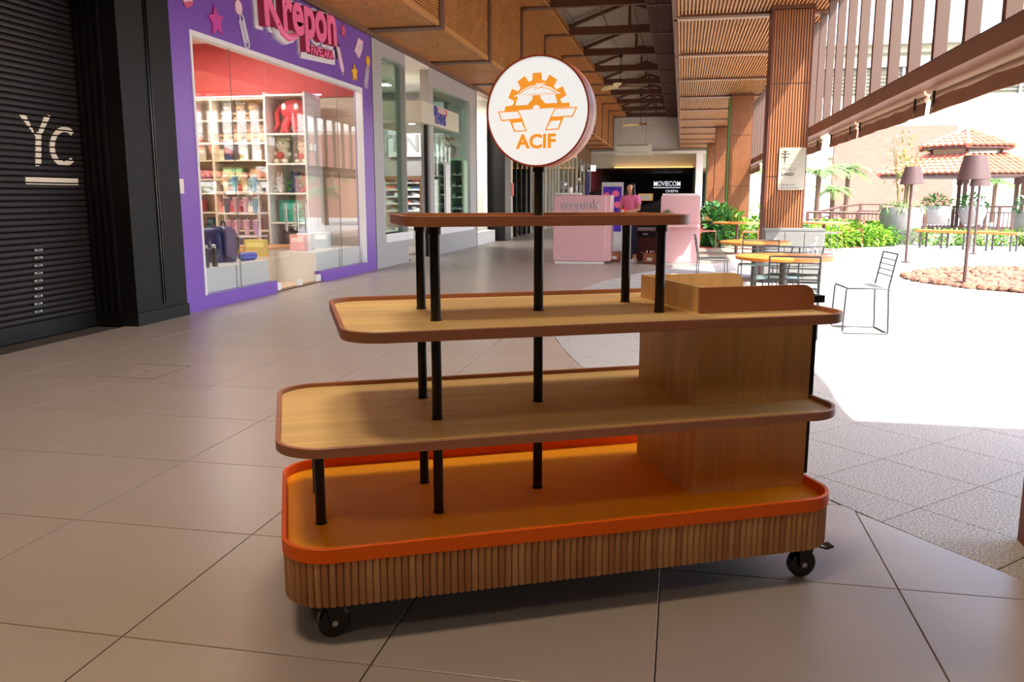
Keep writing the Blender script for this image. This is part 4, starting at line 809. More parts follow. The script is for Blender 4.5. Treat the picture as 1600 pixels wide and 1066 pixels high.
fb('red_panel', XF-.1, XF+.03, 52.2, 58, 0, 3.1, mat('maroon', (120,26,36), .5)); fb('passage_wall', -5.6, -5.4, 58, 66, 0, 3.1, 'trim_brown'); fb('blue_poster', XF, XF+.02, 49.0, 51.0, 1.3, 2.8, mat('poster_blue', (60,60,120), .5))
lit = thing('lit_exit_sign', 'small white lit sign projecting from the far shops', 'sign', (XF+.3,WX(927,263,XF+.3).y,0)); a = WX(927,263,XF+.3); MB().box(-.15,.15,-.03,.03,a.z-.17,a.z+.17).build('panel', mat('exit_glow', (240,244,255), .5, emit=(240,244,255), es=.5), lit); MB().box(-.32,-.15,-.02,.02,a.z-.03,a.z+.03).build('bracket', 'black_paint', lit)
# cinema sign
Ym = 65.98; cs = thing('cinema_sign', 'white illuminated cinema lettering on the black front', 'sign', (0,0,0)); mat('cinema_white', (240,240,245), .5, emit=(240,242,250), es=.4)
xa = WY(1021,290,Ym).x; xb = WY(1063,290,Ym).x; zc = WY(1040,290.5,Ym).z; me = text_mesh('MOVIECOM', .5, .02, 'cinema_white', offset=.004); k = (xb-xa)/max(v.co.x for v in me.vertices)
for v in me.vertices: v.co.x *= k
place_frame(link('lettering', me, cs), (xa,Ym,zc), (1,0,0), (0,0,1), (0,-1,0)); MB().box(xa,xb,Ym-.03,Ym,zc-.16,zc-.10).build('underline', 'cinema_white', cs)
place_frame(link('lettering', text_mesh('CINEMA', .26, .01, 'cinema_white'), cs), (xb-1.1,Ym,zc-.48), (1,0,0), (0,0,1), (0,-1,0))
pb = thing('poster_stand', 'purple poster stand behind the pink counters', 'poster', (WY(953,330,24.).x,24.,0)); mat('poster_purple', (70,30,150), .4, noise=(4,.5)); MB().box(-.24,.36,0,.08,.05,1.72).build('frame', 'grey_portal', pb); MB().box(-.2,.32,-.01,0,.35,1.6).build('poster_face', 'poster_purple', pb)
for a, b, z in ((-.1,.05,1.35),(.15,.12,1.4),(.2,-.05,1.1)): MB().ell((a,-.012,z), (.1,.008,.09), 10, 6).build('poster_flower', 'coral', pb)
MB().box(-.18,.3,-.014,-.01,.62,.86).build('poster_caption', 'white_print', pb); MB().box(-.26,.38,-.15,.2,0,.05).build('foot', 'grey_portal', pb)
# ================================================================ CEILING FANS AND HANGING SIGN
def fan(px, py, Y, ztop, rz, label, n=3):
    p = WY(px, py, Y); t = thing('ceiling_fan', label, 'fan', (p.x,p.y,p.z), rz, 'leaf bladed ceiling fans'); mat('fan_blade', (222,196,140), .5, noise=(3,.1))
    MB().lathe([(.012,.08),(.012,ztop-p.z)], 10).build('down_rod', 'black_paint', t); MB().lathe([(.05,-.05),(.09,-.03),(.09,.05),(.03,.09)], 16).build('motor', 'trim_brown', t); MB().lathe([(.05,ztop-p.z-.1),(.08,ztop-p.z)], 14).build('canopy', 'black_paint', t)
    for k in range(n):
        b = MB(); A = []; m_ = 10
        for i in range(m_+1):
            u = i/m_; r = .07+.83*u; wv = .19*math.sin(math.pi*min(1,u*.95+.06))**.8+.012; zc = .05*u-.1*u*u; A.append(((r,-wv,zc-.035),(r,wv*.7,zc+.045),(r,wv*.7,zc+.057),(r,-wv,zc-.023)))
        b.loft([list(q) for q in A]); b.build('blade', 'fan_blade', t, rot=(0,0,R(360/n*k)))
fan(969,135,29.3,6.0,R(20),'leaf bladed wooden ceiling fan nearest the camera'); fan(1001,195,40.4,6.0,R(50),'leaf bladed wooden ceiling fan farther down the arcade')
Yh = 29.3; a = WY(961,243,Yh); b = WY(1019,226,Yh); hs = thing('hanging_sign', 'pale hanging direction board on two wires', 'sign', ((a.x+b.x)/2,Yh,a.z)); w_ = (b.x-a.x)/2; h = b.z-a.z
MB().box(-w_,w_,-.02,.02,0,h).build('board', 'cream', hs); MB().box(-w_+.05,w_*.8,-.025,.025,h-.03,h).build('top_rail', 'trim_brown', hs); MB().box(-w_+.05,-w_*.6,-.028,.028,h-.03,h+.002).build('green_tab', 'leaf_green', hs)
for x in (-w_*.7,w_*.65): MB().tube([(x,0,h),(x,0,6.0-a.z)], .004, 4).build('wire', 'steel_dark', hs)
for x, s in ((-w_*.88,'Cinema'),(-.25,'Alimentação'),(w_*.35,'Banheiros')): o = link('lettering', text_mesh(s, .06, .001, 'grey_print'), hs); place_frame(o, (hs.location.x+x,Yh-.022,a.z+.09), (1,0,0), (0,0,1), (0,-1,0)); o.parent = hs; o.matrix_parent_inverse = Matrix.Identity(4); o.matrix_local = Matrix.Translation((x,-.022,.09)) @ Matrix.Rotation(R(90),4,'X')
for i, (px, py, X) in enumerate(((573,5,0),(684,68,0),(755,110,0))):
    p = G(px, py, ZS-.02); t = tag(MB().lathe([(.006,-.05),(.006,0)], 8).build('sprinkler', 'chrome', None, (p.x,p.y,ZS)), 'small sprinkler head under the left soffit, %s from the camera' % ORD[i], 'sprinkler', 'sprinklers under the soffit'); MB().lathe([(.03,-.055),(.03,-.05)], 12).build('deflector', 'chrome', t)
# ================================================================ PINK KIOSK
YK = 16.66
def counter(nm, x0, x1, y1, h, label, lower=None):
    t = thing(nm, label, 'counter', ((x0+x1)/2,(YK+y1)/2,0)); w_, d_ = (x1-x0)/2, (y1-YK)/2
    MB().bbox(-w_,w_,-d_,d_,.05,h,.008).build('body', 'kiosk_pink', t); MB().box(-w_+.03,w_-.03,-d_+.03,d_-.03,0,.05).build('plinth', 'white_gloss', t); return t, w_, d_
x0 = WY(864,412,YK).x; x1 = WY(945,412,YK).x
t, w_, d_ = counter('kiosk_counter', x0, x1, 17.5, 1.345, 'pink kiosk counter with silver lettering, left of the woman')
o = link('lettering', text_mesh('wepink', .27, .012, 'wepink_silver', align='CENTER'), t); o.matrix_local = Matrix.Translation((.02,-d_-.012,1.08)) @ Matrix.Rotation(R(90),4,'X')
MB().bbox(w_-.0,w_+.09,-d_+.05,d_,.05,1.345,.005).build('side_return', 'kiosk_pink', t)
tr = tag(MB().bbox(-.26,.26,-.12,.12,0,.045,.008).build('counter_tray', 'white_gloss', None, (x0+.26,16.95,1.346)), 'white tray on the left pink counter', 'tray')
o = tag(MB().lathe([(.05,0),(.055,.02),(.055,.16),(.02,.2),(.02,.25)], 14).build('spray_bottle', glass('clear_plastic', (225,228,232), .3), None, (x0+.46,17.05,1.392)), 'clear bottle standing on the white tray', 'bottle'); MB().lathe([(.024,.25),(.024,.29)], 10).build('cap', 'white_gloss', o)
o = tag(MB().lathe([(.035,0),(.045,.11),(.042,.11),(.032,.008)], 14).build('paper_cup', 'white_gloss', None, (x0+.3,16.95,1.392)), 'white cup beside the clear bottle', 'cup'); MB().lathe([(.046,.105),(.048,.112),(.044,.113)], 14).build('cup_rim', 'grey_print', o)
o = tag(MB().ell((0,0,.035), (.1,.05,.035), 12, 8).build('dark_pouch', 'black_paint', None, (x0+.76,17.0,1.346)), 'small dark pouch on the left pink counter', 'pouch'); MB().tube([(-.06,0,.07),(0,0,.1),(.06,0,.07)], .008, 5).build('pouch_handle', 'black_paint', o)
xr0 = WY(1030,412,YK).x; xr1 = WY(1091,412,YK).x
t, w_, d_ = counter('kiosk_counter', xr0, xr1, 17.6, 1.33, 'plain pink kiosk counter with a lower ledge, right of the woman')
MB().box(-w_+.02,w_-.03,-d_+.1,d_,1.33,1.375).build('white_top', 'white_gloss', t); MB().box(-w_,w_,-d_-.22,-d_,.74,.8).build('ledge', 'kiosk_pink', t)
o = tag(MB().bbox(-.1,.1,-.08,.08,0,.13,.005).build('cream_box', 'cream', None, (xr0+.12,YK-.11,.981-.18)), 'small cream box on the ledge of the right pink counter', 'box'); MB().box(-.08,.08,-.083,-.08,.03,.1).build('box_label', 'white_print', o)
foliage_later = (xr0+.12, YK-.11, .931)
for i, c in enumerate(((244,150,176),(250,190,210))): o = tag(MB().lathe([(.02,0),(.022,.01),(.022,.08),(.01,.1)], 10).build('perfume_bottle', rgb('perf%d' % i, c, .3), None, (xr0+.36+.1*i,YK-.1,.801)), '%s perfume bottle on the counter ledge' % ('deep pink','pale pink')[i], 'bottle'); MB().lathe([(.011,.1),(.011,.13)], 8).build('cap', 'white_gloss', o)
kf = thing('black_draped_table', 'table covered by a black cloth behind the woman', 'table', (-.62,18.3,0)); b = MB(); n = 24
ro = rrect(-.55,.55,-.3,.3,.08,5); b.loft([[(x*(1+.05*math.sin(9*i_*2*math.pi/len(ro))*(1 if z < .5 else 0)), y*(1+.06*math.sin(7*i_*2*math.pi/len(ro))*(1 if z < .5 else 0)), z+(.35*(x+.55) if z > .9 else 0)) for i_, (x, y) in enumerate(ro)] for z in (.42,.9,1.0)]); b.build('cloth', 'black_paint', kf)
for sx in (-1,1):
    for sy in (-1,1): MB().box(sx*.48-.02,sx*.48+.02,sy*.24-.02,sy*.24+.02,0,.6).build('leg', 'black_metal', kf)
o = tag(MB().box(-.14,.14,-.01,.01,0,.13).build('framed_card', 'cream', None, (-.75,18.15,1.24)), 'framed card standing on the black cloth', 'card'); f = MB().ring([(-.15,-.01),(.15,-.01),(.15,.14),(-.15,.14)], [(-.135,.005),(.135,.005),(.135,.125),(-.135,.125)], -.015, .0, lambda x, z, y: (x,y,z)); f.build('frame', 'yellow_decal', o)
dc = thing('dark_cabinet', 'low dark cabinet under the black cloth', 'cabinet', (-.72,17.85,0)); MB().box(-.35,.35,-.1,.1,0,.62).build('body', rgb('maroon_wood', (96,42,34)), dc); MB().box(-.37,.37,-.12,.12,.62,.68).build('top', 'grey_portal', dc); MB().box(-.34,.34,-.115,-.1,.48,.6).build('drawer', 'black_paint', dc); MB().box(-.05,.05,-.125,-.115,.54,.56).build('handle', 'chrome', dc)
def carton(px0, px1, py0, py1, label, cols):
    b = G((px0+px1)/2, py1); k = (G(px1,py1)-G(px0,py1)).length; h = k*.82; t = thing('cardboard_carton', label, 'box', (b.x,b.y+k/2,0)); b = MB()
    for a in ((-k/2,-k/2+.01,-k/2,k/2),(k/2-.01,k/2,-k/2,k/2),(-k/2+.01,k/2-.01,-k/2,-k/2+.01),(-k/2+.01,k/2-.01,k/2-.01,k/2)): b.box(a[0],a[1],a[2],a[3],0,h)
    b.box(-k/2,k/2,-k/2,k/2,0,.01); b.build('walls', 'cardboard', t); MB().box(-k*.2,k*.2,-k/2-.003,-k/2,h*.28,h*.6).build('shipping_label', 'white_print', t)
    for sx in (-1,1): MB().bar((sx*k/2,0,h),(sx*(k/2+.05),0,h+.02),k*.95,.006).build('flap', 'cardboard', t)
    wh = label.split(' carton')[0]+' carton'
    for i, c in enumerate(cols):
        a = R(360/len(cols)*i); o = MB().lathe([(.03,.0),(.034,.01),(.034,h*.85),(.014,h*1.02)], 10).build('lotion_bottle', rgb('lot_%d_%d_%d' % c, c, .35), None, (t.location.x+k*.3*math.cos(a),t.location.y+k*.3*math.sin(a),.012)); tag(o, 'lotion bottle sticking out of the %s, number %s clockwise' % (wh, ORD[i]), 'bottle', 'lotion bottles in cartons'); MB().lathe([(.016,h*1.02),(.016,h*1.2)], 8).build('cap', 'white_gloss', o)
carton(951,969,388,409,'brown left carton standing by the pink counter',[(120,90,110),(160,170,90),(200,190,180),(90,80,100)]); carton(1005,1024,390,412,'brown right carton of colourful bottles',[(230,60,60),(240,180,50),(190,60,160),(226,90,120),(150,60,170)])
# the woman behind the kiosk
def skin_mesh(name, V, E, m, parent, sub=2, root=0):
    me = bpy.data.meshes.new(name); me.from_pydata([v[0] for v in V], E, []); o = link(name, me, parent); me.materials.append(MATS[m])
    md = o.modifiers.new('skin', 'SKIN'); md.use_smooth_shade = True
    if not me.skin_vertices: me.attributes  # created with the modifier
    for i, v in enumerate(V):
        r = v[1]; sv = me.skin_vertices[0].data[i]; sv.radius = r if isinstance(r, tuple) else (r,r); sv.use_root = (i == root)
    s = o.modifiers.new('sub', 'SUBSURF'); s.levels = sub; s.render_levels = sub; return o
wp_ = WY(983,408,17.25); wm = thing('person', 'woman in a pink T-shirt and dark jeans looking down at a red packet', 'person', (wp_.x,17.25,0), R(-25))
bV = [((0,0,.86),(.13,.10)),((0,0,1.02),(.115,.09)),((0,.0,1.2),(.125,.09)),((0,.01,1.31),(.10,.07)),((0,.0,1.36),.045),((0,-.025,1.42),.05),((0,-.03,1.49),(.072,.085)),((0,-.02,1.56),(.06,.072)),
      ((-.15,.0,1.29),.05),((-.21,-.02,1.06),.042),((-.08,-.20,1.02),.033),((-.03,-.25,1.03),.026),((.15,.0,1.29),.05),((.21,-.02,1.06),.042),((.08,-.20,1.02),.033),((.03,-.25,1.03),.026),
      ((-.075,0,.78),.09),((-.085,-.01,.46),.058),((-.09,.02,.10),.038),((-.095,-.08,.04),.03),((.075,0,.78),.09),((.095,-.01,.46),.058),((.11,.03,.10),.038),((.115,-.07,.04),.03)]
bE = [(0,1),(1,2),(2,3),(3,4),(4,5),(5,6),(6,7),(3,8),(8,9),(9,10),(10,11),(3,12),(12,13),(13,14),(14,15),(0,16),(16,17),(17,18),(18,19),(0,20),(20,21),(21,22),(22,23)]
skin_mesh('body', bV, bE, 'skin', wm)
shV = [((0,0,.93),(.158,.122)),((0,0,1.05),(.142,.112)),((0,0,1.2),(.15,.112)),((0,.01,1.31),(.115,.085)),((0,0,1.35),.062),((-.15,0,1.29),.07),((-.20,-.01,1.13),.063),((.15,0,1.29),.07),((.20,-.01,1.13),.063)]
skin_mesh('t_shirt', shV, [(0,1),(1,2),(2,3),(3,4),(3,5),(5,6),(3,7),(7,8)], 'pink_shirt', wm)
jV = [((0,0,.93),(.15,.115)),((0,0,.84),(.15,.12)),((-.078,0,.74),.105),((-.087,-.01,.46),.07),((-.09,.02,.14),.052),((.078,0,.74),.105),((.097,-.01,.46),.07),((.11,.03,.14),.052)]
skin_mesh('jeans', jV, [(0,1),(1,2),(2,3),(3,4),(1,5),(5,6),(6,7)], 'navy_jeans', wm)
hV = [((0,.0,1.585),(.066,.078)),((0,.045,1.53),(.075,.06)),((.02,.06,1.42),(.075,.045)),((.05,.07,1.30),(.07,.035)),((.06,.07,1.18),(.045,.025)),((-.065,-.01,1.48),(.02,.045)),((-.085,-.04,1.34),(.022,.03)),((-.09,-.07,1.24),(.014,.018)),((.07,-.01,1.48),(.02,.045)),((.09,-.04,1.34),(.022,.03))]
skin_mesh('hair', hV, [(0,1),(1,2),(2,3),(3,4),(1,5),(5,6),(6,7),(1,8),(8,9)], 'hair', wm)
fc = MB()
for s in (-1,1): fc.ell((s*.03,-.108,1.505), (.012,.006,.006), 8, 6)
fc.build('eyes', 'black_print', wm); MB().ell((0,-.118,1.478), (.011,.016,.016), 8, 6).build('nose', 'skin', wm); MB().ell((0,-.105,1.452), (.022,.008,.007), 8, 6).build('mouth', rgb('lips', (170,80,80)), wm)
ear = MB()
for s in (-1,1): ear.ell((s*.074,-.02,1.485), (.008,.016,.024), 8, 6)
ear.build('ears', 'skin', wm)
for s in (-1,1):
    fg = []; fe_ = []; base = Vector((s*.03,-.25,1.03))
    for q_ in range(4):
        i0 = len(fg); z = .026-.017*q_; fg += [((base.x+s*.004,base.y,base.z+z*.6),.010),((base.x-s*.012,base.y-.035,base.z+z),.009),((base.x-s*.035,base.y-.05,base.z+z),.008)]; fe_ += [(i0,i0+1),(i0+1,i0+2)]
    for q_ in range(4): skin_mesh('finger', fg[q_*3:q_*3+3], [(0,1),(1,2)], 'skin', wm, 1)
    skin_mesh('thumb', [((base.x+s*.005,base.y+.01,base.z+.02),.011),((base.x-s*.01,base.y-.01,base.z+.045),.010),((base.x-s*.022,base.y-.03,base.z+.05),.008)], [(0,1),(1,2)], 'skin', wm, 1)
    x = s*.1 if s < 0 else .113; MB().loft([[(x+a*k,-.03+b_*k+dy,z) for a, b_ in rrect(-.045,.045,-.13,.10,.04,5)] for z, k, dy in ((0,1,0),(.03,1,0),(.06,.85,.02),(.09,.5,.06))]).build('shoe', 'shoe_white', wm)
p_ = wm.matrix_world; bpy.context.view_layer.update(); hp = wm.matrix_world @ Vector((0,-.285,1.02))
o = tag(MB().bbox(-.045,.045,-.03,.03,-.06,.07,.008).build('red_packet', rgb('packet_red', (226,40,50)), None, hp, (0,0,R(-25))), 'red packet held in the hands of the woman', 'packet'); MB().box(-.03,.03,-.032,-.03,-.02,.04).build('packet_label', 'white_print', o)
# ================================================================ TABLES AND CHAIRS
def round_table(p, r, h, label, ped='steel_dark', topm='table_wood'):
    t = thing('round_table', label, 'table', (p.x,p.y,0), group='round tables outside'); MB().lathe([(r-.012,h-.036),(r,h-.03),(r,h-.006),(r-.006,h)], 40).build('tabletop', topm, t)
    MB().lathe([(.038,.03),(.038,h-.05)], 16).build('pedestal', ped, t); MB().lathe([(.25,0),(.25,.012),(.05,.03)], 28).build('foot', ped, t); MB().lathe([(.16,h-.05),(.16,h-.037)], 20).build('top_plate', ped, t); return t
round_table(G(1225,400,.735), .46, .735, 'round wooden table nearest the cart'); round_table(G(1180,377,.735), .45, .735, 'round wooden table behind the nearest one')
def wire_chair(p, rz, label, seatm='wire_dark', frame='wire_dark', solid=False, group='metal chairs outside'):
    """sled based wire chair; faces local -Y"""
    t = thing('wire_chair', label, 'chair', (p.x,p.y,0), rz, group); r = .0085
    for s in (-1,1):
        x = s*.22; L = [(x,.245,.77),(x,.235,.72),(x,.19,.47),(x,.185,.43),(x*1.02,.205,.03),(x*1.02,.195,.009),(x*1.02,-.2,.009),(x*1.02,-.215,.03),(x,-.20,.42),(x,-.19,.44),(x,.2,.44)]
        MB().tube(L, r, 6).build('side_frame', frame, t)
    MB().tube([(-.22,.245,.77),(.22,.245,.77)], r, 6).build('top_rail', frame, t); MB().tube([(-.22,-.19,.44),(.22,-.19,.44)], r, 6).build('front_rail', frame, t); MB().tube([(-.22,.205,.009),(.22,.205,.009)], r, 6).build('rear_rail', frame, t)
    bw = MB()
    for k in range(4): z = .56+.05*k; y = .19+.055*(z-.47)/.3; bw.tube([(-.22,y,z),(.22,y,z)], .006, 5)
    stuff(bw.build('back_wires', frame, t))
    if solid: MB().bbox(-.21,.21,-.19,.2,.442,.456,.004).build('seat_panel', seatm, t)
    else:
        sw_ = MB()
        for k in range(16): x = -.2+.4*k/15; sw_.tube([(x,-.19,.446),(x,.1,.44),(x,.2,.445)], .005, 5)
        for y in (-.1,.0,.1): sw_.tube([(-.22,y,.438),(.22,y,.438)], .004, 5)
        stuff(sw_.build('seat_wires', seatm, t))
    return t
wire_chair(Vector((1.76,8.72,0)), R(-86), 'grey wire chair standing alone in the sun, side on')
wire_chair(G(1250,402,.77)-Vector((0,-.3,0)), R(172), 'grey wire chair with its back to the camera at the nearest table')
wire_chair(G(1189,376,.77)+Vector((0,.3,0)), R(182), 'teal seated chair with its back to the camera at the second table', 'wire_teal', solid=True)
wire_chair(G(1216,436,.45)+Vector((0,.12,0)), R(-6), 'teal seated chair facing the camera at the nearest table', 'wire_teal', solid=True)
wire_chair(G(1112,404,.44), R(92), 'grey wire chair side on beside the right pink counter')
wire_chair(G(1290,393,.0)+Vector((0,.1,0)), R(-80), 'dark wire chair beyond the recycling bin')
wire_chair(G(1228,386,.77)+Vector((.1,.25,0)), R(215), 'grey wire chair turned aside behind the second table')
def bar_set(px, py, label, pm='rust_brown'): round_table(G(px,py,.74), .55, .74, label, pm)
bar_set(1152,347,'wooden table among the salmon chairs, left of the plaque column'); bar_set(1288,347,'wooden table among the salmon chairs, right of the plaque column')
for px, py, rz, lab in ((1107,388,80,'salmon metal chair left of the far wooden table'),(1172,390,-95,'salmon metal chair between the far table and the plaque column'),(1332,386,-85,'salmon metal chair in front of the bright hedge'),(1302,392,-100,'salmon metal chair just right of the plaque column')):
    wire_chair(G(px,py)+Vector((0,.1,0)), R(rz), lab, 'pink_metal', 'pink_metal', True, 'salmon chairs outside')
# ================================================================ RECYCLING BIN
a = G(1212,440); bxx = G(1265,440); bn = thing('recycling_bin', 'grey three-part recycling bin at the foot of the plaque column', 'bin', (1.70,13.66,0)); w_ = .44; h = .80
MB().bbox(-w_,w_,-.2,.2,.02,h,.008).build('body', 'bin_grey', bn); MB().box(-w_+.02,w_-.02,-.18,.18,0,.02).build('plinth', 'black_paint', bn); MB().box(-w_-.005,w_+.005,-.205,.205,h,h+.03).build('lid', 'bin_grey', bn)
for i in range(3):
    x0 = -w_+.012+i*(2*w_-.02)/3; d = MB().bbox(x0,x0+(2*w_-.02)/3-.008,-.212,-.2,.05,h-.03,.004).build('door', 'bin_grey', bn); xc = x0+(2*w_-.02)/6
    if i == 0: MB().tube([(xc-.06,-.215,.6),(xc,-.215,.68),(xc+.06,-.215,.6)], .01, 5).build('arrow_mark', 'white_print', d); MB().box(xc-.08,xc+.08,-.215,-.212,.36,.4).build('caption', 'white_print', d)
    if i == 2:
        m_ = MB(); m_.ell((xc+.03,-.214,.69), (.022,.004,.022), 10, 6); m_.tube([(xc+.03,-.214,.66),(xc,-.214,.56),(xc+.05,-.214,.5),(xc+.05,-.214,.42)], .012, 5); m_.tube([(xc+.02,-.214,.62),(xc-.05,-.214,.56)], .009, 5); m_.tube([(xc-.09,-.214,.53),(xc-.08,-.214,.42),(xc-.02,-.214,.42),(xc-.01,-.214,.53)], .009, 5); m_.build('figure_mark', 'white_print', d)
        for zz, tx in ((.35,'ORGÂNICO'),(.31,'ORGANIC')): o = link('caption', text_mesh(tx, .04, .001, 'white_print', align='CENTER'), d); o.matrix_local = Matrix.Translation((xc,-.214,zz)) @ Matrix.Rotation(R(90),4,'X')
# ================================================================ PLANTS
def leaf(b, p, d, L, W, up=Vector((0,0,1)), droop=.3):
    d = d.normalized(); s = d.cross(up)
    if s.length < .05: s = Vector((1,0,0))
    s.normalize(); m_ = p+d*L*.5; e = p+d*L-up*(L*droop)
    b.add([p, m_+s*W/2, e, m_-s*W/2], [(0,1,2,3)])
def foliage(center, rad, n, L, W, seed, droop=.3, shell=.75):
    rnd = random.Random(seed); b = MB()
    for _ in range(n):
        v = Vector((rnd.gauss(0,1), rnd.gauss(0,1), rnd.gauss(0,1)))
        v.normalize(); k = shell+(1-shell)*rnd.random() if rnd.random() < .7 else rnd.random()*shell
        p = Vector(center)+Vector((v.x*rad[0]*k, v.y*rad[1]*k, v.z*rad[2]*k))
        d = v+Vector((rnd.uniform(-.7,.7), rnd.uniform(-.7,.7), rnd.uniform(-.3,.8))); leaf(b, p, d, L*rnd.uniform(.6,1.2), W*rnd.uniform(.7,1.2), droop=droop)
    return b
def shrub(p, rad, n, m, label, seed, L=.16, W=.09, cat='shrub', group='planting along the court', name='shrub'):
    t = thing(name, label, cat, (p.x,p.y,0), group=group); f_ = foliage((0,0,rad[2]), rad, n, L, W, seed).build('foliage', m, t, smooth=False); stuff(f_)
    st = MB()
    for k in range(4): a = R(90*k+20); st.tube([(0.03*math.cos(a),.03*math.sin(a),0),(rad[0]*.4*math.cos(a),rad[1]*.4*math.sin(a),rad[2])], .012, 5)
    st.build('stems', 'stem', t); return t
for i, (px, py, Y, sx, h, m) in enumerate(((1292,388,23.5,.8,.28,'lime_leaf'),(1318,386,24.0,.7,.30,'green_leaf'),(1345,386,24.3,.75,.27,'lime_leaf'),(1368,384,24.8,.6,.25,'green_leaf'),(1282,384,25.6,.8,.30,'green_leaf'),(1305,384,26.2,.8,.31,'lime_leaf'),(1335,382,26.4,.8,.30,'green_leaf'),(1362,380,26.8,.6,.28,'lime_leaf'))):
    p = WY(px,py,Y); shrub(p, (sx,.55,h), 520, m, 'leafy bright shrub, %s from the left in the %s row of the court bed' % (ORD[i % 4], 'front' if i < 4 else 'back'), 100+i, .2, .09)
for i, (px, Y, sx, h, m, lab) in enumerate(((1114,23.,.42,.56,'dark_leaf','dark broad-leaved plant beside the right pink counter'),(1134,24.5,.42,.5,'green_leaf','broad-leaved plant left of the second timber column'),(1160,24.0,.45,.35,'lime_leaf','bright plant at the foot of the second timber column'),(1190,23.8,.4,.42,'green_leaf','leafy plant just left of the plaque column'),(1196,27.5,.6,.6,'lime_leaf','tall bright plant behind the plaque column'))):
    shrub(WY(px,380,Y), (sx,.5,h), 260 if i else 300, m, lab, 140+i, .28 if i < 2 else .2, .18 if i < 2 else .09)
for i, px in enumerate((1440,1470,1500,1530,1560,1592)): shrub(WY(px,378,25.2), (.6,.4,.22), 260, 'lime_leaf' if i % 2 else 'green_leaf', 'low bright ground cover under the bench, clump %s from the left' % ORD[i], 160+i, .12, .06, 'ground cover')
b = foliage((0,0,.05), (.1,.07,.06), 60, .07, .04, 5).build('foliage', 'dark_leaf', None, foliage_later, smooth=False); tag(b, 'small dark succulent on the cream box', 'plant')
def pot(p, r, h, label, plant, seed):
    t = thing('planter_pot', label, 'planter', (p.x,p.y,p.z), group='round grey planters'); MB().lathe([(r*.62,0),(r*.8,h*.2),(r*.97,h*.55),(r,h*.8),(r*.93,h),(r*.86,h),(r*.86,h*.9)], 36).build('bowl', 'pot_grey', t); MB().lathe([(0.01,h*.88),(r*.87,h*.9)], 30).build('soil', 'soil', t)
    if plant == 'grass':
        stuff(foliage((0,0,h*.98), (r*1.05,r*1.05,.14), 420, .22, .03, seed, .6).build('foliage', 'palm_leaf', t, smooth=False)); tk = MB(); rnd = random.Random(seed)
        for k in range(7): a = rnd.uniform(0,6.3); tk.tube([(.08*math.cos(a),.08*math.sin(a),h*.9),(.2*math.cos(a),.2*math.sin(a),h+.8),(.35*math.cos(a),.35*math.sin(a),h+1.7)], [.02,.014,.006], 5)
        tk.build('branches', 'stem', t); stuff(foliage((0,0,h+1.25), (.62,.5,.95), 330, .13, .06, seed+1, .2, .3).build('twig_leaves', 'olive_leaf', t, smooth=False))
    else: stuff(foliage((0,0,h+.1), (r*.95,r*.95,.28), 240, .22, .09, seed, .3).build('foliage', 'dark_leaf', t, smooth=False))
pp = G(1405,381); pot(pp, .56, 1.02, 'large pale grey round planter with a tall twiggy shrub', 'grass', 9)
pot(WY(1461,351,33), .5, .66, 'grey round planter at the left of the gazebo deck', 'bush', 10); pot(WY(1517,351,33), .46, .66, 'grey round planter at the middle of the gazebo deck', 'bush', 11); pot(G(1612,384), .5, .95, 'pale planter cut by the right edge of the picture', 'bush', 12)
def palm(p, h, n, L, label, seed):
    rnd = random.Random(seed); t = thing('palm_tree', label, 'palm', (p.x,p.y,0), group='palms by the brick wall'); lean = rnd.uniform(-.1,.15)
    MB().tube([(lean*k*k*h*.1,0,h*k) for k in (0,.25,.5,.75,1)], [.13,.11,.1,.1,.12], 10).build('trunk', 'trunk', t); top = Vector((lean*h*.1,0,h))
    for k in range(n):
        a = 2*math.pi*k/n+rnd.uniform(-.2,.2); el = rnd.uniform(.15,1.1); b = MB(); pts_ = []
        for i in range(9):
            u = i/8; pts_.append(top+Vector((math.cos(a)*L*u*math.cos(el*(1-u)), math.sin(a)*L*u*math.cos(el*(1-u)), L*(math.sin(el)*u-.75*u*u))))
        b.tube(pts_, [.022-.0022*i for i in range(9)], 4)
        for i in range(1,9):
            d = (pts_[i]-pts_[i-1]).normalized(); s = d.cross(Vector((0,0,1))).normalized()
            for sg_ in (-1,1):
                for q_ in (0,.5): leaf(b, pts_[i-1].lerp(pts_[i],q_), s*sg_+d*.6, L*.4*(1-.5*i/9), .05, droop=.35)
        b.build('frond', 'palm_leaf', t, smooth=False)
palm(WY(1300,330,40), 1.62, 18, .9, 'short palm at the left end of the brick wall', 21); palm(WY(1321,325,42), 2.55, 20, 1.1, 'taller palm in front of the brick wall', 22); palm(WY(1276,320,38), 2.3, 18, 1.2, 'palm half hidden behind the plaque column', 23); palm(WY(1552,320,49), 2.1, 18, 1.3, 'palm seen under the gazebo roof', 24); palm(WY(1607,320,44), 1.7, 16, 1.0, 'palm at the right edge of the picture', 25); palm(WY(1190,320,46), 2.6, 18, 1.4, 'palm seen between the timber columns', 26)
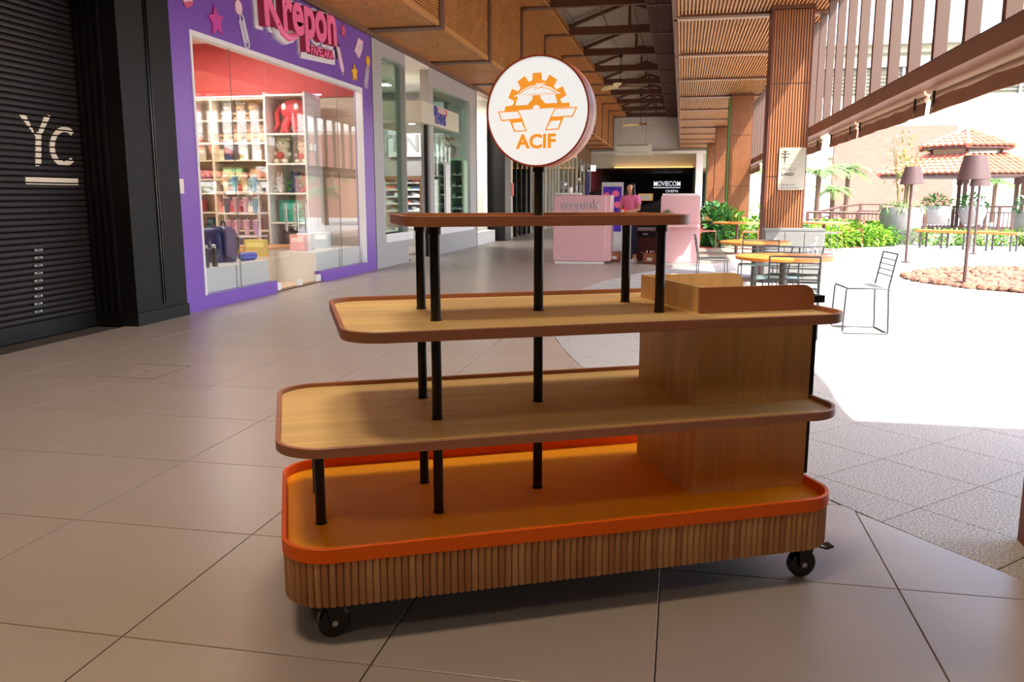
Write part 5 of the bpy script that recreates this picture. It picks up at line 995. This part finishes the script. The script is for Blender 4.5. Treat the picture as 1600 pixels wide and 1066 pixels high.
# ================================================================ COURT LAMPS
def lamp(px, py, label):
    p = G(px, py); t = thing('garden_lamp', label, 'lamp', (p.x,p.y,0), group='brown garden lamps'); MB().lathe([(.09,0),(.09,.015),(.03,.03)], 16).build('foot', 'lamp_brown', t); MB().lathe([(.026,.02),(.026,1.62)], 12).build('pole', 'lamp_brown', t)
    MB().loft([[(r*math.cos(2*math.pi*k/32), r*math.sin(2*math.pi*k/32), z) for k in range(32)] for r, z in ((.225,1.56),(.15,1.90),(.145,1.90),(.218,1.565))], cap=False).build('shade', 'lamp_brown', t); MB().lathe([(.149,1.885),(.149,1.9)], 32).build('shade_cap', 'lamp_brown', t)
lamp(1415,410,'brown garden lamp in front of the large planter'); lamp(1506,447,'tall brown garden lamp nearest the camera, in the stone bed'); lamp(1521,397,'brown garden lamp farthest away, behind the stone bed')
# ================================================================ STONE BED
rnd = random.Random(3); b = MB(); c0 = G(1560,430); sb = thing('stone_bed', 'bed of tumbled pinkish stones curving into the court', 'stone bed', (0,0,0))
def inbed(p):
    q_ = ((p.x-7.2)/3.6)**2+((p.y-14.6)/2.6)**2; return q_ < 1
for _ in range(5200):
    p = Vector((rnd.uniform(3.4,9.5), rnd.uniform(11.8,17.4), 0))
    if not inbed(p): continue
    r = rnd.uniform(.03,.085); rot = Matrix.Rotation(rnd.uniform(0,6.3),3,'Z') @ Matrix.Rotation(rnd.uniform(-.4,.4),3,'X'); b.ell((p.x,p.y,r*.3), (r*rnd.uniform(.9,1.7),r,r*rnd.uniform(.4,.8)), 6, 4, rot)
stuff(b.build('stones', 'stone', sb, smooth=False))
# ================================================================ GAZEBO, BENCH AND RAILINGS
YG = 36.; gx = WY(1499,340,YG).x; gz = tag(bpy.data.objects.new('gazebo', None), 'timber gazebo with a two-tier clay tile roof', 'gazebo'); C.objects.link(gz); gz.location = (gx,YG,0); gz.rotation_euler = (0,0,R(-14))
def hexr(r, z, ph=30): return [(r*math.cos(R(60*k+ph)), r*math.sin(R(60*k+ph)), z) for k in range(6)]
MB().prism([(x,y) for x,y,_ in hexr(2.9,0)], 0, .14).build('deck', 'rust_brown', gz)
for x, y, _ in hexr(2.25,0):
    MB().box(x-.07,x+.07,y-.07,y+.07,.14,2.1).build('post', 'rust_brown', gz); MB().box(x-.11,x+.11,y-.11,y+.11,1.8,2.05).build('post_head', 'rust_brown', gz)
def tiled(r0, z0, r1, z1, nm):
    MB().loft([hexr(r0,z0-.06),hexr(r0,z0),hexr(max(r1,.02),z1)]).build(nm, 'rust_brown', gz); tl = MB(); O0 = hexr(r0+.05,z0+.03); I0 = hexr(max(r1,.02),z1+.03)
    for k in range(6):
        A, B_, Ai, Bi = Vector(O0[k]), Vector(O0[(k+1)%6]), Vector(I0[k]), Vector(I0[(k+1)%6]); n = int((B_-A).length/.22); rws = max(3, int((Ai-A).length/.36)); nrm = (B_-A).cross(Ai-A).normalized()
        if nrm.z < 0: nrm = -nrm
        for i in range(n):
            u = (i+.5)/n
            for j in range(rws):
                v0, v1 = j/rws, (j+1.12)/rws
                lo = A.lerp(B_,u).lerp(A.lerp(B_,u)+((Ai+Bi)/2-(A+B_)/2), v0); hi = A.lerp(B_,u).lerp(A.lerp(B_,u)+((Ai+Bi)/2-(A+B_)/2), min(v1,1))
                # keep inside the hip lines
                wv = 1-(1-(Bi-Ai).length/(B_-A).length)*(j+.5)/rws
                if abs(u-.5)*2 > wv: continue
                s = (B_-A).normalized(); rr = .1
                def half(c, r): return [c+s*(r*math.cos(a))+nrm*(r*.8*math.sin(a)) for a in (math.pi, math.pi*.72, math.pi*.5, math.pi*.28, 0)]
                P = half(lo+nrm*.02, rr)+half(hi, rr*.82); tl.add(P, [(q_,q_+1,6+q_,5+q_) for q_ in range(4)]+[(0,1,2,3,4)])
        tl.tube([Vector(O0[k]),Vector(I0[k])+Vector((0,0,.03))], .09, 6)
    stuff(tl.build(nm+'_tiles', 'roof_tile', gz, smooth=False))
tiled(3.4,2.12,1.4,2.86,'lower_roof'); tiled(1.8,3.16,.05,3.82,'upper_roof')
for k in range(6):
    A = hexr(1.35,2.83); a_, b_ = Vector(A[k]), Vector(A[(k+1)%6]); MB().bar(a_.lerp(b_,.5)-(b_-a_)*.46+Vector((0,0,.16)), a_.lerp(b_,.5)+(b_-a_)*.46+Vector((0,0,.16)), .03, .32).build('clerestory_pane', 'cream' if k % 2 else 'shop_glass', gz); MB().box(a_.x-.05,a_.x+.05,a_.y-.05,a_.y+.05,2.78,3.16).build('clerestory_post', 'rust_brown', gz)
def railing(P, h, label, slat=.12, drop=.12):
    """handrail, posts and upright bars along a polyline"""
    t = thing('timber_railing', label, 'railing', (0,0,0), group='railings of the bridge and deck'); MB().tube([Vector(p)+Vector((0,0,h)) for p in P], .04, 6).build('handrail', 'rust_brown', t); MB().tube([Vector(p)+Vector((0,0,h-.22)) for p in P], .03, 6).build('mid_rail', 'rust_brown', t)
    bars = MB(); cnt = 0
    for a_, b_ in zip(P[:-1], P[1:]):
        a_, b_ = Vector(a_), Vector(b_); n = max(2, int((b_-a_).length/slat)); MB().bar(a_, a_+Vector((0,0,h+.02)), .09, .09, (0,1,0)).build('post', 'rust_brown', t)
        for i in range(1, n): p = a_.lerp(b_, i/n); bars.bar(p+Vector((0,0,.05)), p+Vector((0,0,h-.22)), .03, .03, (0,1,0))
    MB().bar(Vector(P[-1]), Vector(P[-1])+Vector((0,0,h+.02)), .09, .09, (0,1,0)).build('post', 'rust_brown', t); stuff(bars.build('balusters', 'rust_brown', t, smooth=False))
def rp_(px, py, Y, drop): p = WY(px, py, Y); return (p.x, p.y, max(0, p.z-drop))
railing([rp_(px,py,30,.85) for px, py in ((1282,330),(1315,323),(1345,319),(1377,319),(1400,320),(1440,322))], .85, 'arched bridge railing in front of the brick wall')
railing([rp_(px,py,27,.8) for px, py in ((1262,331.5),(1300,332),(1340,333),(1380,334),(1446,335))], .8, 'straight railing behind the bright shrubs')
for (px0, px1, lab) in ((1448,1532,'railing on the left half of the gazebo deck'),(1541,1584,'railing on the right half of the gazebo deck')): railing([rp_(px,323,YG-2.0,.86) for px in (px0,(px0+px1)/2,px1)], .86, lab)
bA, bB = WY(1436,354,24.2), WY(1596,364,22.4); bA.z = bB.z = 0; bd = (bB-bA); bench = thing('long_bench', 'long wooden bench on steel legs before the gazebo', 'bench', (bA.x,bA.y,0), math.atan2(bd.y,bd.x)); BL = bd.length
for k in range(3): MB().box(0,BL,-.2+.14*k,-.08+.14*k,.4,.46).build('seat_plank', 'bench_wood', bench)
for k in range(5):
    x = .15+(BL-.3)*k/4
    for y in (-.15,.15): MB().box(x-.02,x+.02,y-.02,y+.02,0,.4).build('leg', 'steel_dark', bench)
# ================================================================ BUILDINGS BEYOND THE COURT
YB = 52.
def fw(nm, px0, px1, py0, py1, Y, d, m, par=None, zlow=None):
    a_ = WY(px0,py1,Y); b_ = WY(px1,py0,Y); return MB().box(a_.x,b_.x,Y,Y+d,(zlow if zlow is not None else a_.z),b_.z).build(nm, m, par)
bw_ = fw('wall_brick', 1297, 1497, 195, 340, YB, .4, 'brick_far', zlow=0); setting('wall_brick', 'pale brick wall across the court', bw_)
ww = fw('wall_white', 1497, 1900, 195, 340, YB+.1, .4, 'white_wall', zlow=0); setting('wall_white', 'white wall right of the brick wall', ww); MB().box(WY(1497,300,YB).x,WY(1900,300,YB).x,YB+.06,YB+.1,3.2,3.23).build('wall_joint', 'grey_portal', ww)
setting('wall_white', 'white wall left of the brick wall', fw('wall_white', 1120, 1297, 195, 340, YB+.1, .4, 'white_wall', zlow=0))
up = fw('wall_parapet', 1100, 1900, 140, 196, YB+.6, .5, 'white_wall'); setting('wall_parapet', 'white parapet above the brick wall', up)
YL = 62.; lb = thing('louvred_building', 'cream building with horizontal louvres and metal roof edge', 'building', (0,0,0)); X0, X1 = WY(1180,100,YL).x, WY(2000,100,YL).x; zt = WY(1450,62,YL).z; zm = WY(1450,98,YL).z; zb = WY(1450,150,YL).z
MB().box(X0,X1,YL+.4,YL+.8,0,zt).build('wall', 'louver_cream', lb); MB().box(X0,X1,YL-.3,YL+.8,zt-.25,zt).build('roof_edge', 'metal_roof', lb); MB().box(X0,X1,YL+.0,YL+.8,zm-.2,zm+.1).build('mid_band', 'metal_roof', lb); MB().box(X0,X1,YL+.1,YL+.8,4,zb).build('lower_wall', 'louver_cream', lb)
lv = MB()
for z0, z1 in ((zb,zm-.2),(zm+.5,zt-.6)):
    n = int((z1-z0)/.24)
    for i in range(n): z = z0+(i+.5)*(z1-z0)/n; lv.bar((X0,YL+.25,z),(X1,YL+.25,z),.2,.03,(0,-.6,.8))
stuff(lv.build('louvres', 'louver_dark', lb, smooth=False))
for k in range(14): x = X0+(X1-X0)*k/13; MB().box(x-.08,x+.08,YL+.1,YL+.4,zb,zm).build('frame_post', 'grey_portal', lb)

# ---------------------------------------------------------------- set every thing's empty at the foot of what it carries
bpy.context.view_layer.update()
for o in list(C.objects):
    if o.type == 'EMPTY' and o.parent is None and o.location.length < 1e-6 and o.children and o.get('kind') != 'structure':
        P = [c.matrix_world @ Vector(k) for c in o.children_recursive if c.type == 'MESH' for k in c.bound_box]
        base = Vector(((min(p.x for p in P)+max(p.x for p in P))/2, (min(p.y for p in P)+max(p.y for p in P))/2, min(p.z for p in P)))
        for c in o.children: c.location = c.location-base
        o.location = base
